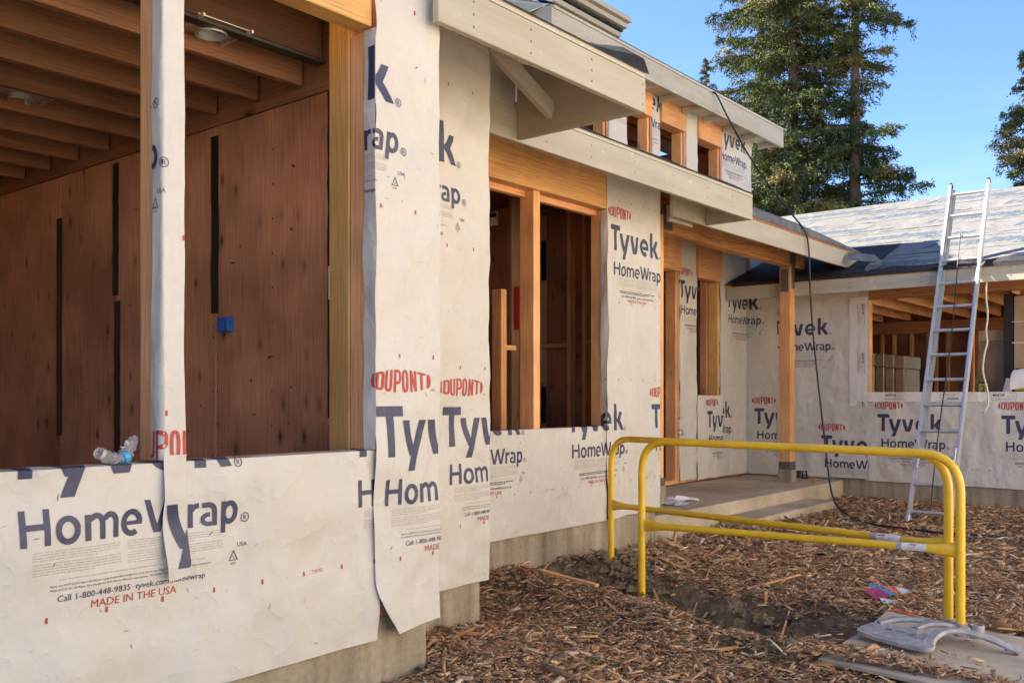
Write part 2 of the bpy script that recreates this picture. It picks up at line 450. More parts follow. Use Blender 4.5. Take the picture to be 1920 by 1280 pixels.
class MB:
    def __init__(s):
        s.v, s.f, s.mi, s.sm = [], [], [], []
    def add(s, vs, fs, mi=0, smooth=False):
        o = len(s.v)
        s.v += [tuple(v) for v in vs]
        for f in fs:
            s.f.append(tuple(i + o for i in f)); s.mi.append(mi); s.sm.append(smooth)
    def box(s, x0, x1, y0, y1, z0, z1, c=0.0, mi=0, M=None):
        if x0 > x1: x0, x1 = x1, x0
        if y0 > y1: y0, y1 = y1, y0
        if z0 > z1: z0, z1 = z1, z0
        c = min(c, 0.45 * min(x1 - x0, y1 - y0, z1 - z0))
        if c <= 0:
            vs = [(x, y, z) for z in (z0, z1) for y in (y0, y1) for x in (x0, x1)]
            fs = [(0, 2, 3, 1), (4, 5, 7, 6), (0, 1, 5, 4), (2, 6, 7, 3), (0, 4, 6, 2), (1, 3, 7, 5)]
        else:
            vs, idx = [], {}
            for sx in (0, 1):
                for sy in (0, 1):
                    for sz in (0, 1):
                        X, Y, Z = (x0, x1)[sx], (y0, y1)[sy], (z0, z1)[sz]
                        ix = X + (c if sx == 0 else -c); iy = Y + (c if sy == 0 else -c); iz = Z + (c if sz == 0 else -c)
                        for ax, p in enumerate(((X, iy, iz), (ix, Y, iz), (ix, iy, Z))):
                            idx[sx, sy, sz, ax] = len(vs); vs.append(p)
            fs = []
            for t in (0, 1):
                fs.append([idx[t, a, b, 0] for a, b in ((0, 0), (1, 0), (1, 1), (0, 1))])
                fs.append([idx[a, t, b, 1] for a, b in ((0, 0), (1, 0), (1, 1), (0, 1))])
                fs.append([idx[a, b, t, 2] for a, b in ((0, 0), (1, 0), (1, 1), (0, 1))])
            for a in (0, 1):
                for b in (0, 1):
                    fs.append([idx[a, b, 0, 0], idx[a, b, 1, 0], idx[a, b, 1, 1], idx[a, b, 0, 1]])
                    fs.append([idx[a, 0, b, 0], idx[a, 1, b, 0], idx[a, 1, b, 2], idx[a, 0, b, 2]])
                    fs.append([idx[0, a, b, 1], idx[1, a, b, 1], idx[1, a, b, 2], idx[0, a, b, 2]])
            for k in [(a, b, d) for a in (0, 1) for b in (0, 1) for d in (0, 1)]:
                fs.append([idx[(*k, 0)], idx[(*k, 1)], idx[(*k, 2)]])
        if M is not None: vs = [M @ Vector(v) for v in vs]
        s.add(vs, fs, mi)
        return s
    def bar(s, p0, p1, w, h, up=(0, 0, 1), c=0.0, mi=0):
        p0, p1 = Vector(p0), Vector(p1)
        t = (p1 - p0); L = t.length; t.normalize()
        side = t.cross(Vector(up)).normalized(); u = side.cross(t)
        M = Matrix((t, side, u)).transposed().to_4x4(); M.translation = p0
        return s.box(0, L, -w / 2, w / 2, -h / 2, h / 2, c, mi, M)
    def tube(s, pts, r, n=10, mi=0, cap=True, rr=None, flat=None):
        pts = [Vector(p) for p in pts]
        vs, fs = [], []
        t0 = (pts[1] - pts[0]).normalized()
        a = Vector((0, 0, 1)) if abs(t0.z) < 0.9 else Vector((1, 0, 0))
        nrm = (a - t0 * a.dot(t0)).normalized()
        for i, p in enumerate(pts):
            t = ((pts[min(i + 1, len(pts) - 1)] - pts[max(i - 1, 0)])).normalized()
            nrm = (nrm - t * nrm.dot(t)).normalized()
            bn = t.cross(nrm)
            ra = rr[i] if rr else r
            fl = flat[i] if flat else (1, 1)
            for k in range(n):
                an = 2 * math.pi * k / n
                vs.append(p + nrm * math.cos(an) * ra * fl[0] + bn * math.sin(an) * ra * fl[1])
        for i in range(len(pts) - 1):
            for k in range(n):
                fs.append((i * n + k, i * n + (k + 1) % n, (i + 1) * n + (k + 1) % n, (i + 1) * n + k))
        s.add(vs, fs, mi, True)
        if cap:
            s.add([vs[k] for k in range(n)], [tuple(range(n - 1, -1, -1))], mi)
            s.add([vs[-n + k] for k in range(n)], [tuple(range(n))], mi)
        return s
    def quad(s, a, b, c, d, mi=0):
        s.add([a, b, c, d], [(0, 1, 2, 3)], mi); return s
    def prism(s, poly, dirv, mi=0):
        n = len(poly); dv = Vector(dirv)
        vs = [Vector(p) for p in poly] + [Vector(p) + dv for p in poly]
        fs = [tuple(range(n - 1, -1, -1)), tuple(range(n, 2 * n))] + [(i, (i + 1) % n, n + (i + 1) % n, n + i) for i in range(n)]
        s.add(vs, fs, mi); return s
    def mesh(s, name, off=(0, 0, 0)):
        me = bpy.data.meshes.new(name)
        o = Vector(off)
        me.from_pydata([tuple(Vector(v) - o) for v in s.v], [], s.f)
        me.polygons.foreach_set('material_index', s.mi)
        me.polygons.foreach_set('use_smooth', s.sm)
        bm = bmesh.new(); bm.from_mesh(me)
        bmesh.ops.recalc_face_normals(bm, faces=bm.faces)
        bm.to_mesh(me); bm.free()
        me.update()
        return me
    def build(s, name, mats, parent=None, loc=None, label=None, cat=None, group=None, kind=None):
        w = Vector(loc) if loc is not None else origin_of(parent)
        o = link_mesh(name, s.mesh(name, w), mats, parent, w)
        props(o, label, cat, group, kind)
        return o

def smooth(pts, n=5):
    out = []
    P = [pts[0]] + list(pts) + [pts[-1]]
    for i in range(1, len(P) - 2):
        for k in range(n):
            t = k / n
            out.append(0.5 * ((2 * P[i]) + (P[i + 1] - P[i - 1]) * t + (2 * P[i - 1] - 5 * P[i] + 4 * P[i + 1] - P[i + 2]) * t * t + (3 * P[i] - P[i - 1] - 3 * P[i + 1] + P[i + 2]) * t ** 3))
    out.append(P[-2]); return out
LUM = {}
def lumber(name, x0, x1, y0, y1, z0, z1, mat, parent, c=0.004, label=None):
    """one straight board: box with eased edges; boards of one size share their mesh"""
    dx, dy, dz = abs(x1 - x0), abs(y1 - y0), abs(z1 - z0)
    ax = max(range(3), key=lambda i: (dx, dy, dz)[i])
    mname = mat if mat in MATS else '%s_%d' % (mat, ax)
    key = (round(dx, 4), round(dy, 4), round(dz, 4), mname, c)
    if key not in LUM:
        LUM[key] = MB().box(-dx / 2, dx / 2, -dy / 2, dy / 2, -dz / 2, dz / 2, c).mesh(name)
    o = link_mesh(name, LUM[key], mname, parent, ((x0 + x1) / 2, (y0 + y1) / 2, (z0 + z1) / 2))
    if label: o['label'] = label
    return o

# ------------------------------------------------------------------ lettering
FONT_CACHE = {}
def font_tris(text, bold=0.0):
    """triangles (n,3,2) of a line of lettering with capital height 1 and its left edge at 0"""
    key = (text, bold)
    if key in FONT_CACHE: return FONT_CACHE[key]
    cu = bpy.data.curves.new('lettering', 'FONT')
    cu.body = text; cu.size = 1; cu.offset = bold; cu.resolution_u = 2
    o = bpy.data.objects.new('lettering', cu)
    COL.objects.link(o)
    dg = bpy.context.evaluated_depsgraph_get()
    me = o.evaluated_get(dg).to_mesh()
    me.calc_loop_triangles()
    v = np.array([x.co[:2] for x in me.vertices]); t = np.array([x.vertices for x in me.loop_triangles])
    out = v[t]
    out = out / 0.729
    out[..., 0] -= out[..., 0].min()
    o.evaluated_get(dg).to_mesh_clear()
    bpy.data.objects.remove(o); bpy.data.curves.remove(cu)
    FONT_CACHE[key] = out
    return out
def fit_text(text, x0, x1, y0, bold=0.0, hscale=None):
    t = font_tris(text, bold).copy()
    w = t[..., 0].max()
    k = (x1 - x0) / w
    t[..., 0] = t[..., 0] * k + x0
    t[..., 1] = t[..., 1] * (hscale if hscale else k) + y0
    return t
def stroke(pts, w, horiz=False):
    p = np.array(pts, float)
    n = len(p)
    L = np.zeros_like(p); R = np.zeros_like(p)
    for i in range(n):
        t = p[min(i + 1, n - 1)] - p[max(i - 1, 0)]
        t /= np.hypot(*t)
        if horiz:
            k = w / 2 / max(0.5, abs(t[1]))
            o = np.array([k, 0])
        else:
            nn = np.array([-t[1], t[0]])
            k = w / 2
            if 0 < i < n - 1:
                a = p[i] - p[i - 1]; a /= np.hypot(*a)
                k = w / 2 / max(0.5, abs(np.dot(nn, np.array([-a[1], a[0]]))))
            o = nn * k
        L[i] = p[i] + o; R[i] = p[i] - o
    tr = []
    for i in range(n - 1):
        tr.append([L[i], R[i], R[i + 1]]); tr.append([L[i], R[i + 1], L[i + 1]])
    return np.array(tr)
def arc(cx, cy, rx, ry, a0, a1, n=14):
    return [(cx + rx * math.cos(math.radians(a0 + (a1 - a0) * i / n)), cy + ry * math.sin(math.radians(a0 + (a1 - a0) * i / n))) for i in range(n + 1)]
def curve3(p0, p1, p2, n=8):
    return [((1 - t) ** 2 * p0[0] + 2 * t * (1 - t) * p1[0] + t * t * p2[0], (1 - t) ** 2 * p0[1] + 2 * t * (1 - t) * p1[1] + t * t * p2[1]) for t in [i / n for i in range(n + 1)]]

def letters_big():
    """the five heavy letters, capital height 1, stem of the T starting at 0; list of strokes"""
    w = 0.205; S = []
    S.append(stroke([(-0.26, 1 - w / 2), (0.48, 1 - w / 2)], w))
    S.append(stroke([(0.105, 1 - w), (0.105, 0)], w))
    S.append(stroke([(1.115, 0.715), (0.99, 0.33), (0.74, -0.30)], w, True))
    S.append(stroke(curve3((0.575, 0.715), (0.64, 0.30), (0.82, 0.0)), w, True))
    S.append(stroke(curve3((1.385, 0.715), (1.43, 0.36), (1.60, 0.0)), w, True))
    S.append(stroke(curve3((1.865, 0.715), (1.80, 0.36), (1.66, 0.0)), w, True))
    S.append(stroke(arc(2.45, 0.355, 0.27, 0.27, 0, 305, 22), 0.18))
    S.append(stroke([(2.20, 0.33), (2.80, 0.33)], 0.13))
    S.append(stroke([(3.08, 1.03), (3.08, 0)], w))
    S.append(stroke(curve3((3.18, 0.33), (3.38, 0.42), (3.50, 0.725)), w * 0.95, True))
    S.append(stroke(curve3((3.24, 0.42), (3.40, 0.30), (3.585, 0.0)), w * 0.98, True))
    return S
def letters_home():
    w = 0.168; S = []
    S.append(stroke([(0.075, 0), (0.075, 1)], w)); S.append(stroke([(0.72, 0), (0.72, 1)], w)); S.append(stroke([(0.15, 0.53), (0.645, 0.53)], w))
    S.append(stroke(arc(1.295, 0.37, 0.27, 0.32, 0, 360, 26), w))
    S.append(stroke([(1.865, 0), (1.865, 0.74)], w))
    S.append(stroke([(1.92, 0.60)] + arc(2.12, 0.46, 0.185, 0.235, 110, 0, 8) + [(2.305, 0)], w))
    S.append(stroke([(2.36, 0.58)] + arc(2.55, 0.46, 0.19, 0.235, 110, 0, 8) + [(2.74, 0)], w))
    S.append(stroke(arc(3.25, 0.37, 0.255, 0.32, 0, 305, 20), w)); S.append(stroke([(3.02, 0.36), (3.575, 0.36)], 0.12))
    for a, b in (((3.72, 1.0), (4.02, 0.0)), ((4.35, 0.98), (4.06, 0.0)), ((4.35, 0.98), (4.62, 0.0)), ((4.94, 1.0), (4.66, 0.0))):
        S.append(stroke([a, b], w * 1.02, True))
    S.append(stroke([(5.155, 0), (5.155, 0.74)], w)); S.append(stroke(curve3((5.2, 0.52), (5.25, 0.68), (5.45, 0.67)), w))
    S.append(stroke([(5.56, 0.66)] + arc(5.78, 0.47, 0.2, 0.2, 95, 0, 8) + [(5.98, 0.0)], w))
    S.append(stroke(arc(5.77, 0.215, 0.20, 0.15, 75, 305, 14), 0.14))
    S.append(stroke([(6.305, -0.27), (6.305, 0.74)], w))
    S.append(stroke(arc(6.53, 0.37, 0.23, 0.30, 150, -150, 18), w))
    return S
def letters_oval():
    """the lens-shaped emblem: six condensed capitals swelling towards the middle between two end caps"""
    S = []; w = 0.060; Hh = 0.46
    def st(pts, ww=w, horiz=False): S.append(stroke([(x, y * Hh) for x, y in pts], ww, horiz))
    lw = 0.178; gap = 0.046; e = w / 2; ey = e / Hh
    xs = [i * (lw + gap) for i in range(6)]
    def stem(x, y0=0.0): st([(x, y0), (x, 0.35), (x, 0.7), (x, 1.0)])
    def bowl(x, y0, y1):
        r = lw - w - 0.01
        st([(x, y1 - ey), (x + r * 0.35, y1 - ey)] + [(x + r * 0.35 + r * 0.65 * math.sin(t), y1 - ey - 0.16 + 0.16 * math.cos(t)) for t in (0.4, 0.8, 1.2, 1.571)] + [(x + r, (y0 + y1) / 2)] + [(x + r * 0.35 + r * 0.65 * math.cos(t), y0 + ey + 0.16 - 0.16 * math.sin(t)) for t in (0.0, 0.4, 0.8, 1.2)] + [(x + r * 0.35, y0 + ey), (x, y0 + ey)])
    a = xs[0]; stem(a + e); bowl(a + w, 0, 1)
    a = xs[1]; st([(a + e, 1), (a + e, 0.5), (a + e, 0.22)] + [(a + lw / 2 - (lw / 2 - e) * math.cos(t), 0.22 - (0.22 - ey) * math.sin(t)) for t in (0.4, 0.8, 1.2, 1.571, 1.94, 2.34, 2.74)] + [(a + lw - e, 0.22), (a + lw - e, 0.5), (a + lw - e, 1)])
    a = xs[2]; stem(a + e); bowl(a + w, 0.36, 1)
    a = xs[3]; st([(a + lw / 2 + (lw / 2 - e) * math.copysign(abs(math.cos(t)) ** 0.6, math.cos(t)), 0.5 + (0.5 - ey) * math.copysign(abs(math.sin(t)) ** 0.75, math.sin(t))) for t in np.linspace(0.001, 2 * math.pi + 0.001, 33)])
    a = xs[4]; stem(a + e); stem(a + lw - e); st([(a + w * 0.62, 0.99), (a + lw / 2, 0.5), (a + lw - w * 0.62, 0.01)], w * 0.9, True)
    a = xs[5]; stem(a + lw / 2); st([(a - 0.012, 1 - ey), (a + lw / 2, 1 - ey), (a + lw + 0.012, 1 - ey)])
    tot = xs[5] + lw
    out = []
    for t in S:
        t = t.copy(); k = 1.0 - 0.30 * (2 * (t[..., 0] / tot) - 1) ** 2
        t[..., 1] = (t[..., 1] - Hh / 2) * k + Hh / 2
        out.append(t)
    for sgn, xc in ((-1, -0.05), (1, tot + 0.05)):
        edge = [(xc, Hh / 2 + 0.145 * math.cos(math.pi * i / 10)) for i in range(11)]
        tip = [(xc + sgn * 0.105 * math.sin(math.pi * i / 10) ** 0.8, Hh / 2 + 0.145 * math.cos(math.pi * i / 10)) for i in range(11)]
        out.append(np.array([[edge[i], tip[i], tip[i + 1]] for i in range(10)] + [[edge[i], tip[i + 1], edge[i + 1]] for i in range(10)]))
    return out, tot

def dashes(x0, x1, y, h, seed):
    r = random.Random(seed); x = x0; out = []
    while x < x1 - 0.02:
        l = min(r.uniform(0.05, 0.16), x1 - x)
        out += [[(x, y), (x + l, y), (x + l, y + h)], [(x, y), (x + l, y + h), (x, y + h)]]
        x += l + 0.018
    return np.array(out)

def make_cluster(small):
    """the whole repeating print in units of the big capital's height; items (triangles, ink)"""
    it = []
    for s in letters_big(): it.append((s * np.array([0.917, 1.0]), 0))
    for s in letters_home(): it.append((s * 0.515 + np.array([0, -0.957]), 0))
    ov, tot = letters_oval()
    k = 1.31 / tot
    for s in ov:
        s = s.copy(); s[..., 0] = s[..., 0] * k - 0.245; s[..., 1] = s[..., 1] + 1.265
        it.append((s, 1))
    for cx, cy in ((3.52, 0.06), (3.67, -0.88)):
        it.append((stroke(arc(cx, cy, 0.075, 0.075, 0, 360, 16), 0.014), 0))
        it.append((fit_text('R', cx - 0.03, cx + 0.034, cy - 0.04), 0))
    it.append((fit_text('TM', 1.22, 1.32, 1.29), 1))
    for j in range(9):
        y = -1.05 - j * 0.038 - (0.02 if j > 3 else 0)
        it.append((dashes(0.16, 1.49 - (0.4 if j in (3, 8) else 0), y, 0.011, j), 2))
        it.append((dashes(1.60, 3.25 - (0.5 if j in (3, 8) else 0), y, 0.011, 20 + j), 2))
    it.append((dashes(0.55, 2.9, -1.475, 0.012, 50), 2))
    if small:
        it.append((fit_text('Meets the ASTM E1677 Type I Air Barrier requirements when installed as an air barrier according to DuPont\u2122 Tyvek\u00ae Installation Instructions.', 0.42, 3.03, -1.57), 3))
        it.append((fit_text('Meets ICC-ES AC-38 Water-Resistive Barrier & Air Barrier Material requirements.  ICC-ES Evaluation Report ESR-2375.', 0.42, 2.62, -1.63), 3))
    else:
        it.append((dashes(0.42, 3.03, -1.57, 0.03, 60), 3)); it.append((dashes(0.42, 2.6, -1.63, 0.03, 61), 3))
    it.append((fit_text('Call 1-800-448-9835  tyvek.com/homewrap', 0.53, 2.92, -1.79, 0.0, 0.098), 0))
    it.append((fit_text('MADE IN THE USA', 1.04, 2.43, -1.965, 0.0, 0.125), 1))
    it.append((fit_text('USA', 3.52, 3.70, -1.36), 0))
    it.append((stroke([(3.38, -1.58), (3.53, -1.58), (3.455, -1.42), (3.38, -1.58)], 0.014), 0))
    it.append((fit_text('2', 3.44, 3.47, -1.56), 0))
    it.append((fit_text('HDPE', 3.40, 3.51, -1.65), 0))
    for j in range(7):
        x = 0.36 + 0.908 * j
        for y in (-2.07, 1.95):
            it.append((np.array([[(x, y), (x + 0.036, y), (x + 0.036, y + 0.085)], [(x, y), (x + 0.036, y + 0.085), (x, y + 0.085)]]), 1))
    it.append((fit_text('T24253', 5.1, 5.36, -2.05), 1))
    return it
CL_SMALL = make_cluster(True)
CL_FAR = make_cluster(False)
TAU = 0.206
INKS = ['ink_navy', 'ink_red', 'ink_grey', 'ink_black']

def clip_poly(poly, ax, val, keep_less):
    out = []
    n = len(poly)
    for i in range(n):
        p, q = poly[i], poly[(i + 1) % n]
        a = (p[ax] <= val) if keep_less else (p[ax] >= val)
        b = (q[ax] <= val) if keep_less else (q[ax] >= val)
        if a: out.append(p)
        if a != b:
            t = (val - p[ax]) / (q[ax] - p[ax])
            out.append((p[0] + (q[0] - p[0]) * t, p[1] + (q[1] - p[1]) * t))
    return out

class Wrap:
    """a sheet of house wrap: gently wrinkled grid over rectangles of a (possibly folded) wall plane, with its print"""
    def __init__(s, fmap, rects, seed, amp=0.0022, breaks=(), push=None):
        s.fmap, s.rects, s.breaks, s.push = fmap, rects, breaks, push
        r = np.random.default_rng(seed)
        k = 14
        th = r.uniform(0, math.pi, k); wl = r.uniform(0.16, 0.75, k)
        s.kx = np.cos(th) * 2 * math.pi / wl; s.ky = np.sin(th) * 2 * math.pi / wl
        s.ph = r.uniform(0, 6.28, k); s.am = amp * (wl / 0.4) * r.uniform(0.4, 1.0, k) / 2.2
    def disp(s, a, b):
        d = np.zeros_like(a)
        for kx, ky, ph, am in zip(s.kx, s.ky, s.ph, s.am):
            x = np.sin(kx * a + ky * b + ph)
            d += am * (1 - 2 * np.abs(x)) if kx * 7 % 1 > 0.6 else am * x
        return np.maximum(d + 0.004, -0.009)
    def pos(s, a, b, off):
        a = np.asarray(a, float); b = np.asarray(b, float)
        o = s.disp(a, b) + off
        if s.push is not None: o = o + s.push(a, b)
        return s.fmap(a, b, o)
    def build(s, name, parent, mat='wrap', res=0.022, edge=None):
        V, F = [], []
        off = 0
        for (a0, a1, b0, b1) in s.rects:
            xs = np.linspace(a0, a1, max(2, int((a1 - a0) / res) + 1))
            ex = [q for q in s.breaks if a0 < q < a1]
            xs = np.unique(np.concatenate([xs, ex])) if ex else xs
            nb = max(2, int((b1 - b0) / res) + 1)
            A, T = np.meshgrid(xs, np.linspace(0, 1, nb), indexing='ij')
            lo = np.full_like(A, b0); left = A.copy()
            if edge is not None: left, lo2 = edge(A, T, a0, a1, b0, b1); B = lo2
            else: B = lo + T * (b1 - b0)
            P = s.pos(left.ravel(), B.ravel(), 0.0)
            V.append(P)
            na = len(xs)
            i, j = np.meshgrid(np.arange(na - 1), np.arange(nb - 1), indexing='ij')
            q = (i * nb + j).ravel() + off
            F.append(np.stack([q, q + nb, q + nb + 1, q + 1], 1))
            off += na * nb
        V = np.concatenate(V); F = np.concatenate(F)
        me = bpy.data.meshes.new(name)
        me.from_pydata((V - np.array(origin_of(parent))).tolist(), [], F.tolist())
        me.polygons.foreach_set('use_smooth', [True] * len(F))
        me.update()
        s.obj = link_mesh(name, me, mat, parent)
        return s
    def prints(s, items, a, b, k=TAU, name='printed_logo', inks=INKS, rects=None, tile=0.030, shear=0.0):
        V, F, MI = [], [], []
        for li, (tr, ink) in enumerate(items):
            t = tr * k
            if shear: t = t.copy(); t[..., 0] += t[..., 1] * shear
            t = t + np.array([a, b])
            off = 0.0018 + (li % 16) * 0.00006
            big = (t.max(axis=1) - t.min(axis=1)).max() > 0.03
            for (a0, a1, b0, b1) in (rects or s.rects):
                if t[..., 0].min() > a1 or t[..., 0].max() < a0 or t[..., 1].min() > b1 or t[..., 1].max() < b0: continue
                if not big:
                    c = t.mean(axis=1)
                    sel = t[(c[:, 0] > a0) & (c[:, 0] < a1) & (c[:, 1] > b0) & (c[:, 1] < b1)]
                    if len(sel) == 0: continue
                    p = s.pos(sel[..., 0].ravel(), sel[..., 1].ravel(), off)
                    o = len(V); V += p.tolist()
                    for q in range(len(sel)): F.append((o + 3 * q, o + 3 * q + 1, o + 3 * q + 2)); MI.append(ink)
                else:
                    ga = [a0] + [x for x in np.arange(math.floor(a0 / tile) * tile, a1, tile) if a0 < x < a1] + [x for x in s.breaks if a0 < x < a1] + [a1]
                    gb = [b0] + [x for x in np.arange(math.floor(b0 / tile) * tile, b1, tile) if b0 < x < b1] + [b1]
                    ga.sort(); gb.sort()
                    for tri in t:
                        ta, tb = tri.min(0), tri.max(0)
                        for i in range(len(ga) - 1):
                            if ga[i + 1] <= ta[0] or ga[i] >= tb[0]: continue
                            p1 = clip_poly(clip_poly([tuple(x) for x in tri], 0, ga[i + 1], True), 0, ga[i], False)
                            if len(p1) < 3: continue
                            for j in range(len(gb) - 1):
                                if gb[j + 1] <= ta[1] or gb[j] >= tb[1]: continue
                                p2 = clip_poly(clip_poly(p1, 1, gb[j + 1], True), 1, gb[j], False)
                                if len(p2) < 3: continue
                                p2 = np.array(p2)
                                # stay on this side of a fold
                                cm = (ga[i] + ga[i + 1]) / 2
                                eps = 1e-6
                                aa = np.clip(p2[:, 0], ga[i] + eps, ga[i + 1] - eps)
                                p = s.pos(aa, p2[:, 1], off)
                                o = len(V); V += p.tolist(); F.append(tuple(range(o, o + len(p)))); MI.append(ink)
        if not F: return None
        me = bpy.data.meshes.new(name)
        me.from_pydata((np.array(V) - np.array(origin_of(s.obj))).tolist(), [], F)
        for m in inks: me.materials.append(MATS[m])
        me.polygons.foreach_set('material_index', MI)
        me.update()
        o = bpy.data.objects.new(name, me); COL.objects.link(o); o.parent = s.obj
        ORIG[o.name] = ORIG[s.obj.name]
        return o

def planeY(Y):
    return lambda a, b, o: np.stack([a, Y - o, b], -1)
def fold_left(Y, a0):
    """sheet on the plane Y turning round the arris at a0 into the opening"""
    def f(a, b, o):
        inn = a < a0
        return np.stack([np.where(inn, a0 - o, a), np.where(inn, Y + (a0 - a), Y - o), b], -1)
    return f

# ================================================================== GROUND
T0, T1 = np.array([0.38, 6.22]), np.array([1.60, 4.82])     # trench, in (sideways, ahead) of the viewpoint
LAT = np.random.default_rng(77).random((256, 256))
def vnoise(x, y, f, o=0):
    X, Y = x * f + 37.3 + o * 11.7, y * f + 91.1 + o * 5.3
    i, j = np.floor(X).astype(int), np.floor(Y).astype(int); a, b = X - i, Y - j
    a = a * a * (3 - 2 * a); b = b * b * (3 - 2 * b)
    L = lambda p, q: LAT[p % 256, q % 256]
    return (L(i, j) * (1 - a) + L(i + 1, j) * a) * (1 - b) + (L(i, j + 1) * (1 - a) + L(i + 1, j + 1) * a) * b - 0.5
def ground_h(x, y):
    x = np.asarray(x, float); y = np.asarray(y, float)
    d = x * cA + y * sA; lat = x * sA - y * cA
    q = np.stack([lat, d], -1)
    ab = T1 - T0; L = np.hypot(*ab)
    t = ((q - T0) @ ab) / (L * L)
    tc = np.clip(t, 0, 1)
    near = T0 + tc[..., None] * ab
    dist = np.hypot(q[..., 0] - near[..., 0], q[..., 1] - near[..., 1])
    nrm = np.array([ab[1], -ab[0]]) / L
    side = (q - T0) @ nrm                       # >0 towards the left/near bank
    wdt = np.where(side > 0, 0.19, 0.44)
    tr = -0.33 * np.exp(-(dist / wdt) ** 2.6)
    rim = (0.10 - 0.07 * tc) * np.exp(-((side - 0.42) / 0.30) ** 2) * np.exp(-((tc - t) * L / 0.5) ** 2) * (dist < 1.5)
    back = 0.09 * np.exp(-((lat - 0.75) / 0.35) ** 2 - ((d - 6.95) / 0.35) ** 2)
    corner = 0.10 * np.exp(-((x - 2.9) / 0.8) ** 2 - ((y - 2.75) / 0.7) ** 2)
    und = 0.018 * np.sin(1.9 * x + 0.7) * np.sin(2.3 * y + 1.1) + 0.010 * np.sin(5.1 * x + 2 * y) * np.sin(4.3 * y - x)
    rk_ = np.exp(-(dist / 0.75) ** 4)
    rough = rk_ * (0.10 * vnoise(x, y, 5.5) + 0.07 * vnoise(x, y, 13, 1) + 0.05 * np.abs(vnoise(x, y, 29, 2)) + 0.022 * vnoise(x, y, 60, 3))
    fade = np.clip((60 - np.hypot(x, y)) / 40, 0, 1)
    slab = np.clip((4.25 - y) / 0.5, 0, 1)
    return (tr + rim + back * slab + corner + und + rough) * fade - 0.01
def axis_steps(a, b, fine, far):
    mid = np.arange(a, b + fine / 2, fine)
    return np.concatenate([-np.array(far[::-1]) + a, mid, np.array(far) + b])
far = [0.3, 1, 2.5, 6, 14, 30, 70, 160, 400, 900]
def graded(a, f0, f1, b, far):
    return np.concatenate([-np.array(far[::-1]) + a, np.arange(a, f0, 0.07), np.arange(f0, f1, 0.017), np.arange(f1, b, 0.07), np.array(far) + b])
gx = graded(1.0, 3.3, 6.3, 12.0, far); gy = graded(-2.5, 1.2, 4.2, 6.0, far)
GX, GY = np.meshgrid(gx, gy, indexing='ij')
GZ = ground_h(GX, GY)
gv = np.stack([GX.ravel(), GY.ravel(), GZ.ravel()], -1)
nx_, ny_ = len(gx), len(gy)
ii, jj = np.meshgrid(np.arange(nx_ - 1), np.arange(ny_ - 1), indexing='ij')
q = (ii * ny_ + jj).ravel()
gm = bpy.data.meshes.new('ground')
gm.from_pydata(gv.tolist(), [], np.stack([q, q + ny_, q + ny_ + 1, q + 1], 1).tolist())
gm.polygons.foreach_set('use_smooth', [True] * len(gm.polygons))
go = link_mesh('ground', gm, 'soil', None, (0, 0, 0))
props(go, 'bare dark soil ground of the courtyard around the house', kind='structure')

# ================================================================== MAIN HOUSE
YA, YB, YC, YD, XE = 2.79, 3.31, 4.15, 5.50, 11.60
house = thing('unfinished_house', 'wood-framed house under construction, wrapped in white printed sheeting, with open window bays', 'house', (2.9, 3.4, 0.0))
H_ = house
wing = thing('house_wing', 'low wing across the courtyard with printed grey roof underlay and one wide open window', 'building', (XE + 0.3, 3.0, 0.0))

# --- near bay -------------------------------------------------------
MB().box(-4, 2.855, YA + 0.03, YA + 0.25, -0.6, 0.36, 0.008).build('foundation_wall', 'concrete', H_)
MB().box(-4, 2.53, YA + 0.012, YA + 0.15, 0.365, 1.005).build('wall_panel', 'plywood_dark', H_)
MB().box(2.56, 2.872, YA + 0.012, YA + 0.14, 0.365, 3.2).build('wall_panel', 'plywood_dark', H_)
MB().box(-4, 2.555, YA + 0.012, YA + 0.15, 3.03, 3.2).build('wall_panel', 'plywood_dark', H_)  # unseen wall above the header, added to block light
MB().box(2.62, 2.872, YA + 0.145, 3.62, 0.365, 3.2).build('wall_panel', 'plywood_dark', H_)
lumber('sill_plate', -4, 2.52, YA + 0.02, YA + 0.16, 1.008, 1.034, 'fir', H_)
lumber('header', -4, 2.515, YA, YA + 0.10, 2.72, 3.02, 'yellow', H_)
lumber('stud', 2.523, 2.558, YA + 0.02, 2.932, 1.036, 2.716, 'fir', H_)
lumber('post', 2.518, 2.61, 2.935, 3.06, 0.37, 2.98, 'yellow', H_)
lumber('post', 1.62, 1.685, YA + 0.014, 2.945, 1.036, 2.716, 'fir', H_, label='window mullion post half covered by a printed wrap strip')
# room behind the near bay
room = H_
MB().box(-4, 2.6, 3.0, 7.2, 0.30, 0.36).build('floor_deck', 'deck_ply', H_)
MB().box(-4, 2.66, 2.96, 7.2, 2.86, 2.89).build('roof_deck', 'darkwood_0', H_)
MB().box(-4.1, -4, 2.8, 7.2, 0.3, 3.2).build('wall_panel', 'plywood_dark', H_)
MB().box(-4, 2.9, 7.2, 7.3, 0.3, 3.2).build('wall_panel', 'plywood_dark', H_)
ys = [3.066, 3.95, 4.90, 5.56, 6.45, 7.19]
for a, b in zip(ys, ys[1:]):
    MB().box(2.562, 2.60, a + 0.002, b - 0.002, 0.365, 2.545, 0.003).build('plywood_panel', 'plywood_dark', H_, loc=(2.58, (a + b) / 2 + a, 1.4))
nd = MB()
for y in (3.10, 3.50, 3.93, 3.97, 4.42, 4.88, 4.92, 5.22, 5.54, 5.58, 6.0):
    for z in np.arange(0.5, 2.5, 0.155):
        nd.box(2.5605, 2.563, y + 0.012 * math.sin(z * 40) - 0.004, y + 0.012 * math.sin(z * 40) + 0.004, z - 0.004, z + 0.004)
